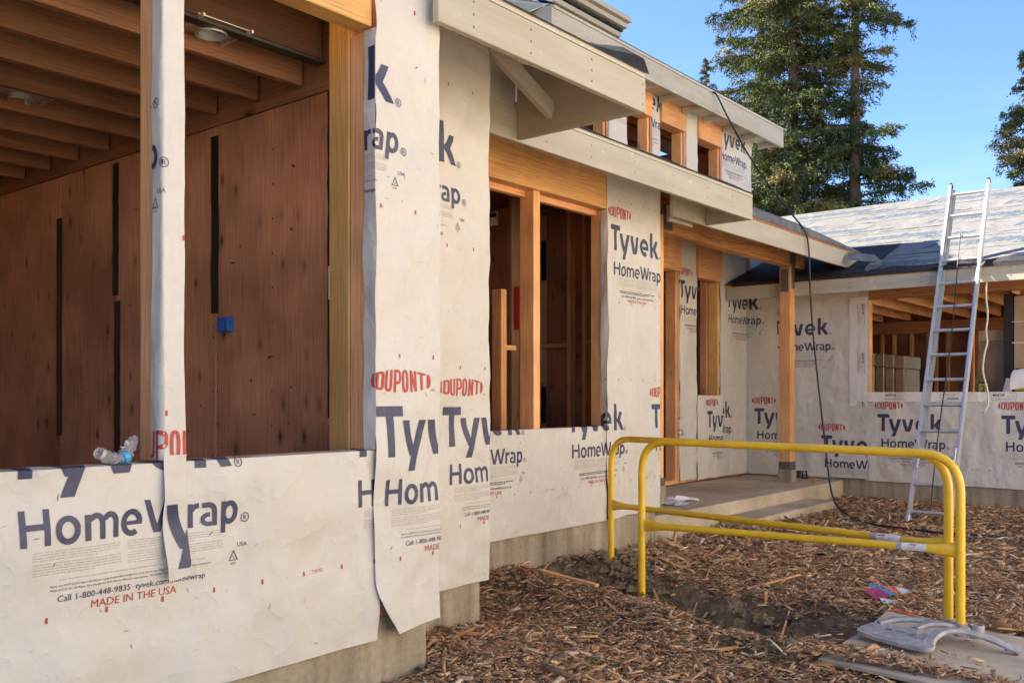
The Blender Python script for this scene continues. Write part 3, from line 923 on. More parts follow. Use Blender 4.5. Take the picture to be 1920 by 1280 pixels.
for i_ in range(26):
    y_, z_ = random.uniform(3.2, 5.9), random.uniform(1.0, 2.4)
    nd.bar((2.5612, y_, z_), (2.5612, y_ + random.uniform(-0.03, 0.03), z_ + random.uniform(-0.012, 0.012)), 0.002, random.uniform(0.004, 0.011))
o_ = nd.build('nail_heads', 'ink_black', H_); o_['kind'] = 'stuff'
MB().box(2.605, 2.64, 3.06, 7.19, 0.365, 2.9).build('wall_panel', 'plywood_dark', H_)
lumber('rim_board', 2.566, 2.604, 3.07, 7.19, 2.552, 2.855, 'joistwood', H_)
def tape(y0, y1, z0, z1, X=2.5585):
    n = 14
    m = MB(); L, R = [], []
    r = random.Random(int(y0 * 100))
    for i in range(n + 1):
        z = z0 + (z1 - z0) * i / n; j = r.uniform(-0.004, 0.004)
        L.append((X, y0 + j, z)); R.append((X, y1 + j, z))
    for i in range(n): m.prism([L[i], R[i], R[i + 1], L[i + 1]], (-0.0025, 0, 0))
    m.build('tape_strip', 'black_tape', H_)
tape(3.925, 3.985, 1.65, 2.50); tape(4.875, 4.935, 1.80, 2.52); tape(4.86, 4.92, 0.93, 1.77); tape(5.535, 5.60, 1.02, 2.30)
tape(3.066, 3.115, 1.16, 2.545)
MB().box(2.552, 2.5545, 3.07, 3.105, 1.66, 1.80).build('paper_label', 'paper_white', H_)
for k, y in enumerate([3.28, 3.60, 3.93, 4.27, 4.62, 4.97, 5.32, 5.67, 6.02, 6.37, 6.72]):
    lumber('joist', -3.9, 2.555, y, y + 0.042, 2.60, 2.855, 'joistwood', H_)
lumber('joist', -3.9, 2.515, 3.10, 3.145, 2.66, 2.855, 'stainwood', H_, label='dark doubled joist over the window head')
MB().box(-3.9, 2.53, 3.094, 3.15, 2.645, 2.657).build('tape_strip', 'black_tape', H_)
eb = MB().box(2.525, 2.56, 3.80, 3.89, 1.555, 1.622, 0.003)
eb.box(2.518, 2.5245, 3.792, 3.812, 1.558, 1.619, 0.002).box(2.518, 2.5245, 3.82, 3.826, 1.558, 1.619, 0.001)
eb.build('electrical_box', 'blue_plastic', H_)
# side of the second bay and the third bay's shell
MB().box(2.86, 3.79, YB + 0.03, YB + 0.25, -0.6, 0.33, 0.008).build('foundation_wall', 'concrete', H_)
MB().box(2.88, 3.815, YB + 0.012, YB + 0.15, 0.335, 3.12).build('wall_panel', 'plywood_dark', H_)
MB().box(3.68, 3.815, YB + 0.155, YC + 0.14, 0.335, 3.12).build('wall_panel', 'plywood_dark', H_)
MB().box(3.70, 7.03, YC + 0.03, YC + 0.25, -0.6, 0.31, 0.008).build('foundation_wall', 'concrete', H_)
MB().box(3.69, 7.03, YC + 0.022, YC + 0.03, -0.03, -0.02).build('foundation_seam', 'concrete', H_)
MB().box(3.82, 6.235, YC + 0.012, YC + 0.145, 0.315, 0.985).build('wall_panel', 'plywood_dark', H_)
MB().box(6.262, 7.04, YC + 0.012, YC + 0.145, 0.315, 3.2).build('wall_panel', 'plywood_dark', H_)
MB().box(3.82, 6.26, YC + 0.012, YC + 0.145, 3.12, 3.3).build('wall_panel', 'plywood_dark', H_)
lumber('sill_plate', 3.82, 6.23, YC + 0.02, YC + 0.155, 0.987, 1.012, 'fir', H_)
lumber('header', 3.825, 6.232, YC - 0.004, YC + 0.095, 2.745, 3.115, 'lvl', H_, label='wide orange veneer-lumber header over the middle bay')
lumber('header', 3.825, 6.232, YC + 0.098, YC + 0.148, 2.70, 3.115, 'fir', H_)
lumber('post', 5.308, 5.385, YC + 0.015, YC + 0.145, 1.015, 2.742, 'fir', H_)
lumber('stud', 6.226, 6.262, YC + 0.05, YC + 0.15, 1.015, 2.742, 'fir', H_)
lumber('stud', 3.82, 3.86, YC + 0.02, YC + 0.15, 1.015, 2.742, 'fir', H_)
# inside of the third bay: end wall with studs, blocking, odd lumber
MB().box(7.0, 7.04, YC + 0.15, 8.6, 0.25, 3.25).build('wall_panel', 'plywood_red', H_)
for y in (4.33, 4.52, 4.83, 5.00, 5.33, 5.62, 5.80, 6.2, 6.6, 7.0, 7.4):
    lumber('stud', 6.91, 6.998, y, y + 0.04, 0.40, 2.95, 'studwood', H_)
for y0, y1, z in ((4.56, 4.83, 1.72), (5.04, 5.33, 1.70), (5.37, 5.62, 1.66)):
    lumber('blocking', 6.91, 6.996, y0 + 0.001, y1 - 0.001, z, z + 0.04, 'studwood', H_)
lumber('top_plate', 6.91, 6.998, YC + 0.15, 8.5, 2.955, 3.0, 'darkwood', H_)
for y0, y1, z0, z1 in ((5.27, 5.33, 2.33, 2.7), (5.27, 5.33, 1.0, 1.34), (4.38, 4.50, 1.0, 1.2)):
    MB().box(6.905, 6.909, y0, y1, z0, z1).build('tape_strip', 'black_tape', H_)
lumber('stud', 5.77, 5.84, 4.86, 4.96, 0.36, 2.12, 'fir', H_, label='short bright upright stud inside the middle bay')
lumber('stud', 6.1, 6.2, 5.02, 5.06, 0.36, 2.95, 'darkwood', H_)
lumber('stud', 6.3, 6.44, 5.05, 5.09, 0.36, 2.95, 'darkwood', H_)
lumber('blocking', 5.845, 5.99, 4.88, 4.92, 1.63, 1.67, 'fir', H_)
MB().box(3.7, 7.0, YC + 0.2, 8.6, 0.22, 0.30).build('floor_deck', 'plywood_pale', H_)
MB().box(3.7, 7.0, 8.6, 8.7, 0.22, 3.25).build('wall_panel', 'plywood_dark', H_)
MB().box(3.6, 3.69, YC + 0.15, 8.6, 0.22, 3.25).build('wall_panel', 'plywood_dark', H_)
MB().box(3.7, 6.99, YC + 0.16, 8.6, 3.02, 3.05).build('roof_deck', 'darkwood_1', H_)
MB().box(6.12, 6.16, 4.955, 5.012, 1.82, 2.18).build('fire_cover', 'red_plastic', H_)
pl_ = PX(926, 411, X=6.3)
MB().box(6.28, 6.284, pl_.y - 0.06, pl_.y + 0.07, pl_.z - 0.06, pl_.z + 0.06).build('paper_label', 'paper_white', H_)
MB().box(6.2752, 6.2792, pl_.y - 0.05, pl_.y + 0.03, pl_.z + 0.012, pl_.z + 0.05).build('tape_strip', 'black_tape', H_)
MB().box(6.285, 6.32, pl_.y - 0.3, pl_.y + 0.4, 2.1, 2.9).build('plywood_panel', 'plywood_red', H_)

# --- back wall of the porch ---------------------------------------------
MB().box(7.05, 8.65, YD + 0.012, YD + 0.14, 0.22, 3.9).build('wall_panel', 'plywood_dark', H_)
MB().box(9.83, 10.22, YD + 0.012, YD + 0.14, 0.22, 3.9).build('wall_panel', 'plywood_dark', H_)
MB().box(10.225, 10.86, YD + 0.012, YD + 0.14, 0.22, 1.245).build('wall_panel', 'plywood_dark', H_)
MB().box(10.865, 11.74, YD + 0.012, YD + 0.14, 0.22, 3.9).build('wall_panel', 'plywood_dark', H_)
MB().box(8.655, 9.825, YD + 0.012, YD + 0.14, 3.16, 3.9).build('wall_panel', 'plywood_dark', H_)
MB().box(10.225, 10.86, YD + 0.012, YD + 0.14, 3.16, 3.9).build('wall_panel', 'plywood_dark', H_)
lumber('header', 8.655, 9.815, YD - 0.03, YD + 0.12, 2.73, 3.155, 'fir', H_)
lumber('header', 10.235, 10.855, YD - 0.03, YD + 0.12, 2.70, 3.155, 'fir', H_)
lumber('stud', 9.74, 9.78, YD + 0.015, YD + 0.15, 0.23, 2.727, 'fir', H_)
lumber('stud', 9.785, 9.826, YD + 0.015, YD + 0.15, 0.23, 2.727, 'yellow', H_)
lumber('stud', 8.655, 8.70, YD + 0.015, YD + 0.15, 0.23, 2.727, 'fir', H_)
lumber('stud', 10.815, 10.858, YD + 0.02, YD + 0.15, 1.25, 2.697, 'yellow', H_)
lumber('stud', 10.77, 10.86, YD + 0.155, YD + 0.245, 0.3, 2.9, 'brown', H_)
lumber('stud', 10.228, 10.265, YD + 0.02, YD + 0.15, 1.25, 2.697, 'fir', H_)
lumber('sill_plate', 8.655, 9.82, YD + 0.02, YD + 0.16, 0.215, 0.26, 'fir', H_)
MB().box(7.05, 12.2, YD + 0.16, 9.5, 0.14, 0.212).build('floor_deck', 'deck_ply', H_)
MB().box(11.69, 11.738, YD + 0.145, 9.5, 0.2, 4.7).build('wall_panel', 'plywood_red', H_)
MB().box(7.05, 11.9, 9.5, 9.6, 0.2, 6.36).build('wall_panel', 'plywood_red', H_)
for x in (8.9, 9.3, 9.7, 10.1, 10.5, 10.9, 11.3):
    lumber('stud', x, x + 0.04, 8.0, 8.09, 0.22, 3.0, 'brown', H_)
for z in (0.9, 1.45, 2.0, 2.55):
    lumber('blocking', 8.7, 11.7, 7.7, 7.74, z, z + 0.04, 'brown', H_)

# --- clerestory wall ----------------------------------------------------
for x0, x1 in ((6.9, 7.75), (8.27, 8.64), (9.16, 9.35), (9.93, 10.24), (10.87, 11.74)):
    MB().box(x0, x1, YD + 0.012, YD + 0.14, 3.905, 4.72).build('wall_panel', 'plywood_dark', H_)
for x0, x1 in ((7.76, 8.26), (8.65, 9.15), (9.36, 9.92), (10.25, 10.86)):
    lumber('header', x0, x1, YD - 0.03, YD + 0.13, 4.40, 4.72, 'fir', H_)
    lumber('stud', x0 + 0.002, x0 + 0.04, YD + 0.02, YD + 0.15, 3.7, 4.398, 'fir', H_)
    lumber('stud', x1 - 0.04, x1 - 0.002, YD + 0.02, YD + 0.15, 3.7, 4.398, 'fir', H_)
    MB().box(x0, x1, YD + 0.012, YD + 0.14, 3.5, 3.70).build('wall_panel', 'plywood_dark', H_)
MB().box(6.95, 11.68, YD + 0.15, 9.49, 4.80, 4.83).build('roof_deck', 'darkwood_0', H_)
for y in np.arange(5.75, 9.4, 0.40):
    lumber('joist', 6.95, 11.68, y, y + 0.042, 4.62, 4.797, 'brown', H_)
for z in (4.5, 4.9):
    lumber('blocking', 7.1, 11.7, 7.0, 7.04, z, z + 0.09, 'brown', H_)

# --- porch posts and beam -----------------------------------------------
lumber('porch_beam', 7.87, 11.32, 4.58, 4.70, 2.83, 3.12, 'beam', H_, 0.006)
lumber('porch_post', 10.87, 11.01, 4.58, 4.72, 0.37, 2.826, 'fir', H_, 0.006)
lumber('porch_post', 7.745, 7.866, 4.58, 4.70, 0.40, 3.0, 'fir', H_, 0.006)
MB().box(10.855, 11.025, 4.565, 4.735, 0.205, 0.36, 0.006).build('post_base', 'concrete', H_)
MB().box(7.735, 7.88, 4.565, 4.715, 0.205, 0.395, 0.006).build('post_base', 'concrete', H_)
MB().box(10.862, 11.018, 4.572, 4.728, 0.362, 0.46, 0.003).build('post_bracket', 'steel_bracket', H_)
MB().box(7.74, 7.875, 4.572, 4.71, 0.397, 0.47, 0.003).build('post_bracket', 'steel_bracket', H_)
m = MB().box(10.90, 10.99, 4.571, 4.577, 2.56, 3.10, 0.002).box(10.862, 10.868, 4.60, 4.70, 2.52, 2.80, 0.002).box(10.85, 11.03, 4.575, 4.579, 2.86, 3.1, 0.001)
m.build('post_bracket', 'steel_bracket', H_)
MB().box(7.86, 8.02, 4.571, 4.578, 2.86, 3.10, 0.002).build('post_bracket', 'steel_bracket', H_)

# --- eaves: fascia boards, end boards, roof sheets -------------------------
PITCH = 0.36
def roof_sheet(name, x0, x1, y0, z0, y1, mat_under, mat_top, parent, t=0.03, pitch=PITCH):
    m = MB()
    z1 = z0 + (y1 - y0) * pitch
    m.prism([(x0, y0, z0), (x0, y1, z1), (x0, y1, z1 + t), (x0, y0, z0 + t)], (x1 - x0, 0, 0))
    m.build(name, mat_under, parent)
    m = MB()
    m.prism([(x0, y0, z0 + t + 0.001), (x0, y1, z1 + t + 0.001), (x0, y1, z1 + t + 0.006), (x0, y0, z0 + t + 0.006)], (x1 - x0, 0, 0))
    m.build('roof_felt', mat_top, parent)
def nails(pts, parent):
    m = MB()
    for p in pts:
        p = Vector(p); m.box(p.x - 0.0038, p.x + 0.0038, p.y - 0.0015, p.y + 0.004, p.z - 0.005, p.z + 0.005)
    o = m.build('nail_heads', 'steel_bracket', parent); o['kind'] = 'stuff'
# first eave, over the second bay
f1 = MB().box(2.80, 4.44, 2.70, 2.735, 2.81, 3.0, 0.003).build('fascia_board', 'primed', H_)
MB().prism([(4.402, 2.737, 2.812), (4.402, 3.58, 2.812), (4.402, 3.58, 3.0 + 0.845 * PITCH - 0.03), (4.402, 2.737, 2.975)], (0.036, 0, 0)).build('fascia_board', 'primed', H_)
roof_sheet('soffit_panel', 2.885, 4.44, 2.70, 3.002, 9.0, 'primed_soffit', 'felt', H_)
MB().bar((3.84, 3.32, 3.17), (4.40, 3.32, 2.93), 0.035, 0.10).build('soffit_lookout', 'primed_soffit', H_)
for y in (3.05, 3.62):
    MB().box(2.9, 4.40, y, y + 0.006, 2.996 + (y - 2.7) * PITCH, 3.0005 + (y - 2.7) * PITCH).build('soffit_joint', 'ink_grey', H_)
lumber('wall_plate', 2.9, 3.83, YB + 0.0, YB + 0.04, 3.125, 3.2, 'primed_soffit', H_)
nails([(x, 2.70, z) for x in (3.02, 3.42, 3.92, 4.41) for z in (2.85, 2.905, 2.96)] , f1)
MB().prism([(3.84, 3.60, 3.002), (4.398, 3.60, 3.002), (4.398, 3.60, 3.30), (3.84, 3.60, 3.30)], (0, 0.02, 0)).build('soffit_panel', 'primed_soffit', H_)
# second eave, over the middle bay
f2 = MB().box(3.835, 7.69, 3.585, 3.62, 2.80, 3.0, 0.003).build('fascia_board', 'primed', H_)
MB().prism([(7.652, 3.622, 2.802), (7.652, 4.02, 2.802), (7.652, 4.02, 3.0 + 0.43 * PITCH - 0.03), (7.652, 3.622, 2.975)], (0.036, 0, 0)).build('fascia_board', 'primed', H_)
roof_sheet('soffit_panel', 4.45, 6.86, 3.585, 3.002, 9.0, 'primed_soffit', 'felt', H_)
roof_sheet('soffit_panel', 6.865, 7.69, 3.585, 3.002, 5.48, 'primed_soffit', 'felt', H_)
MB().box(2.9, 6.88, 9.0, 9.1, 3.0, 5.25).build('wall_panel', 'plywood_dark', H_)  # unseen wall, added to stop sun leaking in under the roof sheets
MB().prism([(2.885, 3.64, 3.15), (2.885, 9.0, 3.0), (2.885, 9.0, 5.2), (2.885, 3.64, 3.30)], (0.02, 0, 0)).build('wall_panel', 'plywood_dark', H_)  # unseen side panel, added to shut the roof gap against the sun
nails([(x, 3.585, z) for x in (4.7, 5.2, 5.75, 6.3, 6.85, 7.3, 7.66) for z in (2.86, 2.94)], f2)
MB().bar((7.10, 4.14, 3.15), (7.10, 3.66, 2.86), 0.04, 0.09).build('soffit_lookout', 'primed_soffit', H_)
MB().bar((7.62, 4.15, 2.86), (7.2, 4.15, 2.86), 0.03, 0.14).build('soffit_lookout', 'primed_soffit', H_)
# third eave, over the porch
f3 = MB().box(7.08, 11.80, 4.03, 4.065, 2.80, 3.0, 0.003).build('fascia_board', 'primed', H_)
roof_sheet('soffit_panel', 7.70, 12.05, 4.03, 3.002, 5.48, 'brown_1', 'felt', H_)
nails([(x, 4.03, z) for x in (8.2, 9.0, 9.8, 10.6, 11.3) for z in (2.85, 2.95)], f3)
for x in (8.3, 8.9, 9.5, 10.1, 10.7, 11.3):
    m = MB(); m.bar((x, 4.07, 2.93), (x, 5.48, 2.93 + 1.41 * PITCH), 0.04, 0.12); m.build('rafter', 'brown_1', H_, loc=(x, 4.8, 3))
# lifted strips of felt along the roof edges
def felt_strip(p0, p1, lift, wid, name='felt_strip', mat='felt', seed=1, inward=Vector((0, 1, 0))):
    r = random.Random(seed); n = 26; m = MB(); rows = []
    p0, p1 = Vector(p0), Vector(p1)
    for i in range(n + 1):
        t = i / n
        b = p0.lerp(p1, t)
        h = lift(t) + r.uniform(-0.003, 0.003)
        rows.append([b + Vector((0, -0.012, 0.004)), b + Vector((0, 0.02, 0.02 + h * 0.75)), b + inward * wid * 0.4 + Vector((0, 0, h + 0.02 + wid * 0.4 * PITCH)), b + inward * wid + Vector((0, 0, h * 0.4 + wid * PITCH + 0.02))])
    for i in range(n):
        for k in range(3):
            m.add([rows[i][k], rows[i + 1][k], rows[i + 1][k + 1], rows[i][k + 1]], [(0, 1, 2, 3)], 0, True)
    m.build(name, mat, H_)
felt_strip((2.9, 2.70, 3.02), (4.46, 2.70, 3.02), lambda t: 0.006 + 0.12 * max(0, (t - 0.62) / 0.38) ** 1.3 * (1 if t < 0.97 else 0.8), 0.3, seed=3)
felt_strip((4.45, 3.585, 3.02), (7.70, 3.585, 3.02), lambda t: 0.008 + 0.012 * math.sin(9 * t) ** 2, 0.25, seed=4)
felt_strip((7.72, 4.03, 3.02), (11.75, 4.03, 3.02), lambda t: 0.07 + 0.05 * math.sin(3.1 * t) - 0.05 * t, 0.3, seed=5, mat='felt_grey')
# clerestory eave
f4 = MB().box(6.87, 12.0, 5.15, 5.185, 4.59, 4.815, 0.003).build('fascia_board', 'primed', H_)
MB().prism([(6.83, 5.15, 4.59), (6.83, 6.9, 4.59 + 1.75 * PITCH), (6.83, 6.9, 4.82 + 1.75 * PITCH), (6.83, 5.15, 4.815)], (0.036, 0, 0)).build('fascia_board', 'primed', H_)
MB().prism([(11.964, 5.187, 4.59), (11.964, 6.9, 4.59 + 1.7 * PITCH), (11.964, 6.9, 4.80 + 1.7 * PITCH), (11.964, 5.187, 4.80)], (0.036, 0, 0)).build('fascia_board', 'primed', H_)
roof_sheet('soffit_panel', 6.87, 12.0, 5.15, 4.82, 9.6, 'primed_soffit', 'felt', H_)
MB().box(6.9, 11.96, 5.187, YD - 0.035, 4.665, 4.69).build('soffit_panel', 'primed_soffit', H_)
for x in np.arange(7.2, 11.95, 0.52):
    lumber('soffit_lookout', x, x + 0.04, 5.19, YD - 0.036, 4.60, 4.662, 'primed_soffit', H_)
nails([(x, 5.15, z) for x in (6.9, 7.4, 8.1, 8.8, 9.5, 10.3, 11.1, 11.9) for z in (4.63, 4.70, 4.77)], f4)
MB().box(11.9, 12.06, 5.12, 5.3, 4.86, 4.868).build('felt_strip', 'felt', H_)
felt_strip((6.84, 5.15, 4.845), (12.03, 5.15, 4.845), lambda t: 0.004, 0.2, seed=6)
# white roofing flap and the high roof behind with its stepped trim
c0 = PX(985, 26, Y=5.4); c1 = PX(1028, 8, Y=5.2); c2 = PX(1045, -6, Y=5.6); c3 = PX(1000, 2, Y=5.8)
MB().prism([c0, c1, c2, c3], (0, 0, 0.006)).build('roofing_flap', 'flashing', H_)
MB().box(5.6, 10.6, 6.92, 7.0, 4.6, 6.05).build('wall_panel', 'deck_ply', H_)
xr = PX(1176, 60, Y=6.8).x
for y, z0, z1, e, mt in ((6.90, 5.98, 6.08, 0.10, 'primed'), (6.86, 6.085, 6.15, 0.06, 'primed'), (6.83, 6.155, 6.19, 0.05, 'felt'), (6.78, 6.195, 6.26, 0.02, 'primed'), (6.72, 6.265, 6.33, 0.0, 'primed')):
    MB().box(5.5, xr - e, y, y + 1.6, z0, z1, 0.004).build('trim_board', mt, H_)
vc = PX(1118, 14, Y=7.0)
m = MB(); m.tube([(vc.x, 7.0, 6.3), (vc.x, 7.0, vc.z - 0.06)], 0.05, 10)
m.tube([(vc.x, 7.0, vc.z - 0.07), (vc.x, 7.0, vc.z - 0.02), (vc.x, 7.0, vc.z + 0.03), (vc.x, 7.0, vc.z + 0.06)], 0.1, 12, rr=[0.13, 0.125, 0.085, 0.02])
m.build('roof_vent', 'felt', H_)

# --- house wrap on the main house -----------------------------------------
def wavy(amp, seed):
    r = np.random.default_rng(seed); p = r.uniform(0, 6, 3)
    def e(A, T, a0, a1, b0, b1):
        lo = b0 + amp * (np.sin(3.1 * A + p[0]) + 0.5 * np.sin(9 * A + p[1]) + 0.25 * np.sin(23 * A + p[2]))
        return A, lo + T * (b1 - lo)
    return e
# near bay, below the window; the top edge folds over the sill
def fold_top(Y, b0):
    def f(a, b, o):
        up = b > b0
        return np.stack([a, np.where(up, Y + (b - b0), Y - o), np.where(up, b0 + o * 0.5 + 0.002 - (b - b0) * 0.03, b)], -1)
    return f
wA = Wrap(fold_top(YA, 1.036), [(-2.0, 2.545, 0.275, 1.036), (-2.0, 2.51, 1.036, 1.115)], 1, 0.0062).build('house_wrap', H_, edge=None)
wA.prints(CL_SMALL, 1.165, 1.012); wA.prints(CL_SMALL, 2.443, 1.012); wA.prints(CL_SMALL, -0.12, 1.012)
# corner strip of the near bay: turns into the opening, bottom corner peeling away
def edgeA(A, T, a0, a1, b0, b1):
    lo = 0.30 - 0.012 * np.sin(8 * A) - 0.03 * (A - 2.7)
    B = lo + T * (b1 - lo)
    k = np.clip((0.52 - B) / 0.24, 0, 1)
    left = np.maximum(A, 2.517 + 0.115 * k ** 1.6)
    left = np.where(A <= a0 + 1e-6, 2.517 + 0.115 * k ** 1.6, left)
    return left, B
def pushA(a, b):
    return 0.010 + 0.055 * np.clip((0.56 - b) / 0.28, 0, 1) ** 1.5 * np.clip((2.80 - a) / 0.28, 0, 1)
wS = Wrap(planeY(YA), [(2.517, 2.889, 0.30, 3.2)], 2, 0.0046, push=pushA).build('house_wrap', H_, edge=edgeA)
wS.prints(CL_SMALL, 2.580, 1.005); wS.prints(CL_SMALL, 1.915, 2.432); wS.prints(CL_FAR, 1.30, 3.86)
wJ = Wrap(fold_left(YA - 0.016, 2.5165), [(2.452, 2.5165, 1.04, 2.715)], 5, 0.0030).build('house_wrap', H_)
wJ.prints(CL_SMALL, 1.915, 2.432); wJ.prints(CL_SMALL, 2.580, 1.005)
# mullion strip with its loose tail over the sill
def mullion(a, b, o):
    inn = a < 1.614
    return np.stack([np.where(inn, 1.614 - o, a), np.where(inn, YA + 0.0035 + (1.614 - a), YA + 0.004 - o), b], -1)
wM = Wrap(mullion, [(1.555, 1.692, 1.045, 2.715)], 3, 0.0022, breaks=(1.614,)).build('house_wrap', H_, res=0.02)
wM.prints(CL_SMALL, 1.545, 0.785); wM.prints(CL_SMALL, 0.862, 2.19)
def tail_edge(A, T, a0, a1, b0, b1):
    lo = b0 + 0.22 * (A - a0) + 0.004 * np.sin(60 * A)
    B = lo + T * (b1 - lo)
    return A - 0.006 * np.sin(9 * B), B
wT = Wrap(planeY(YA), [(1.612, 1.692, 0.655, 1.06)], 4, 0.006, push=lambda a, b: 0.012 + 0.02 * np.clip((0.85 - b) / 0.2, 0, 1)).build('house_wrap', H_, res=0.02, edge=tail_edge)
wT.prints([(s * np.array([0.917, 1.0]), 0) for s in letters_big()], 1.525, 0.755, TAU, rects=[(1.616, 1.690, 0.68, 0.90)])
# second bay
wB = Wrap(planeY(YB), [(2.87, 3.832, 0.262, 3.14)], 6, 0.0050).build('house_wrap', H_, edge=wavy(0.006, 3))
wB.prints(CL_SMALL, 3.517, 0.990); wB.prints(CL_SMALL, 2.86, 2.445)
# middle bay
wC = Wrap(fold_top(YC, 1.014), [(3.80, 6.228, 0.262, 1.014), (3.80, 6.22, 1.014, 1.06)], 7, 0.0040).build('house_wrap', H_)
wC.prints(CL_FAR, 4.425, 0.982); wC.prints(CL_FAR, 5.756, 0.978)
def pushC(a, b): return 0.006 + 0.03 * np.clip((0.62 - b) / 0.3, 0, 1) * np.clip((6.42 - a) / 0.2, 0, 1)
wC2 = Wrap(planeY(YC), [(6.226, 7.052, 0.275, 3.28)], 8, 0.0034, push=pushC).build('house_wrap', H_, edge=wavy(0.005, 5))
wC2.prints(CL_FAR, 6.325, 2.428); wC2.prints(CL_FAR, 5.756, 0.978); wC2.prints(CL_FAR, 6.97, 0.978)
wCJ = Wrap(fold_left(YC - 0.012, 6.225), [(6.165, 6.225, 1.015, 2.74)], 9, 0.004).build('house_wrap', H_)
wCJ.prints(CL_FAR, 5.756, 0.978)
def scuffs(w, rect, n, seed):
    r = random.Random(seed); it = []
    a0, a1, b0, b1 = rect
    for i in range(n):
        x, y = r.uniform(a0, a1), r.uniform(b0, b1); L = r.uniform(0.006, 0.022); an = r.uniform(-1.2, 1.2) + 0.9
        pts = [(x, y), (x + L * 0.5 * math.cos(an) + r.uniform(-0.002, 0.002), y + L * 0.5 * math.sin(an)), (x + L * math.cos(an), y + L * math.sin(an))]
        it.append((stroke(pts, r.uniform(0.0012, 0.0026)), r.choice((0, 1, 1))))
    w.prints(it, 0, 0, 1.0, 'scuff_marks', ['ink_black', 'ink_grey'])['kind'] = 'stuff'
scuffs(wA, (0.9, 2.5, 0.32, 0.98), 40, 1); scuffs(wS, (2.55, 2.88, 0.4, 2.8), 34, 2); scuffs(wB, (3.4, 3.82, 0.35, 2.8), 24, 3)
scuffs(wC, (4.4, 6.2, 0.32, 0.98), 30, 4); scuffs(wC2, (6.3, 7.0, 0.4, 2.7), 24, 5)
# porch wall: strip between the openings, apron under the window, corner sheet running on to the wing
wD = Wrap(fold_left(YD, 9.828), [(9.76, 10.232, 0.235, 3.45)], 10, 0.0045, breaks=(9.828,)).build('house_wrap', H_, edge=wavy(0.012, 8))
wD.prints(CL_FAR, 9.845, 2.43); wD.prints(CL_FAR, 9.135, 0.98)
wD2 = Wrap(planeY(YD), [(10.232, 10.90, 0.235, 1.265)], 11, 0.004, push=lambda a, b: 0.008 + 0 * a).build('house_wrap', H_, edge=wavy(0.01, 9))
wD2.prints(CL_FAR, 10.53, 0.865)
XF = XE - 0.0
def cornerDE(a, b, o):
    e = a > XF
    return np.stack([np.where(e, XF - o, a - o * 0), np.where(e, YD - (a - XF), YD - o), b], -1)
wE0 = Wrap(cornerDE, [(10.862, XF + 0.52, 0.235, 2.62)], 12, 0.0028, breaks=(XF,)).build('house_wrap', H_, edge=wavy(0.004, 10))
wE0.prints(CL_FAR, 11.085, 2.40); wE0.prints(CL_FAR, 10.43, 0.977); wE0.prints(CL_FAR, XF + (YD - 5.334), 0.89)
wDU = Wrap(planeY(YD), [(10.862, XF - 0.01, 2.62, 3.45)], 13, 0.003).build('house_wrap', H_)
wDJ = Wrap(fold_left(YD, 10.862), [(10.76, 10.8615, 1.27, 2.70)], 14, 0.006).build('house_wrap', H_)
# clerestory strips
for (x0, x1, sd) in ((8.25, 8.655, 20), (9.13, 9.36, 21), (9.92, 10.25, 22), (10.855, 11.752, 23), (6.9, 7.76, 24)):
    w = Wrap(fold_left(YD, x0 + 0.06), [(x0 - 0.02, x1, 3.62, 4.70)], sd, 0.004, breaks=(x0 + 0.06,)).build('house_wrap', H_)
    if sd == 23: w.prints(CL_FAR, 10.87, 4.475)
    if sd == 21: w.prints(CL_FAR, 8.72, 4.50)
    if sd == 20: w.prints([(fit_text('FLASHING', 0, 0.5, 0), 2), (fit_text('MOISTOP', 0, 0.6, 0.18, 0.02), 2)], 8.45, 4.2, 0.4)
wCR = Wrap(lambda a, b, o: np.stack([11.752 + o, YD + (a - 11.752), b], -1), [(11.752, 12.4, 3.62, 4.7)], 25, 0.003).build('house_wrap', H_)

# unseen pale drive, added to bounce sunlight into the shaded courtyard
dv = MB(); xs_ = [-45 + 9.0 * i for i in range(9)]
dv.box(-45, 34, -6.15, 0.05, -0.2, 0.045, 0.0)
dv.box(-45, -4.6, 0.051, 14, -0.2, 0.045, 0.0)
concrete('paving', (0.36, 0.31, 0.245), (0.30, 0.26, 0.205))
o_ = dv.build('bounce_drive', 'paving', None, loc=(0, -5, 0)); props(o_, 'added pale concrete drive out of view, bouncing sunlight into the courtyard', kind='structure')
# ================================================================== ADDED HOUSE (unseen behind the viewpoint, bounces sunlight onto the shaded walls)
nb = thing('bounce_house', 'added pale stucco house behind the viewpoint, bouncing sunlight into the courtyard', 'house', (12, -8, 0))
plain('stucco', (0.64, 0.565, 0.45), 0.85, var=0.08, scale=5, bmp=0.2)
plain('roof_shingle', (0.13, 0.11, 0.10), 0.9, var=0.3, scale=12, bmp=0.4)
plain('window_glass', (0.03, 0.035, 0.04), 0.08)
MB().box(-0.5, 20, -13.5, -6.2, -0.3, 6.8, 0.01).build('wall', 'stucco', nb)
MB().prism([(-1.0, -5.9, 6.70), (-1.0, -10, 8.4), (-1.0, -13.9, 6.70), (-1.0, -13.9, 6.87), (-1.0, -10, 8.6), (-1.0, -5.9, 6.87)], (21.5, 0, 0)).build('roof', 'roof_shingle', nb)
for x in (5, 9, 12, 15):
    w_ = MB().box(x, x + 1.5, -6.195, -6.16, 0.95, 2.15, 0.004).build('window', 'primed', nb)
    MB().box(x + 0.07, x + 1.43, -6.158, -6.152, 1.02, 2.08).build('pane', 'window_glass', w_)
MB().box(7.2, 8.2, -6.195, -6.15, 0.0, 2.1, 0.004).build('door', 'brown_2', nb)
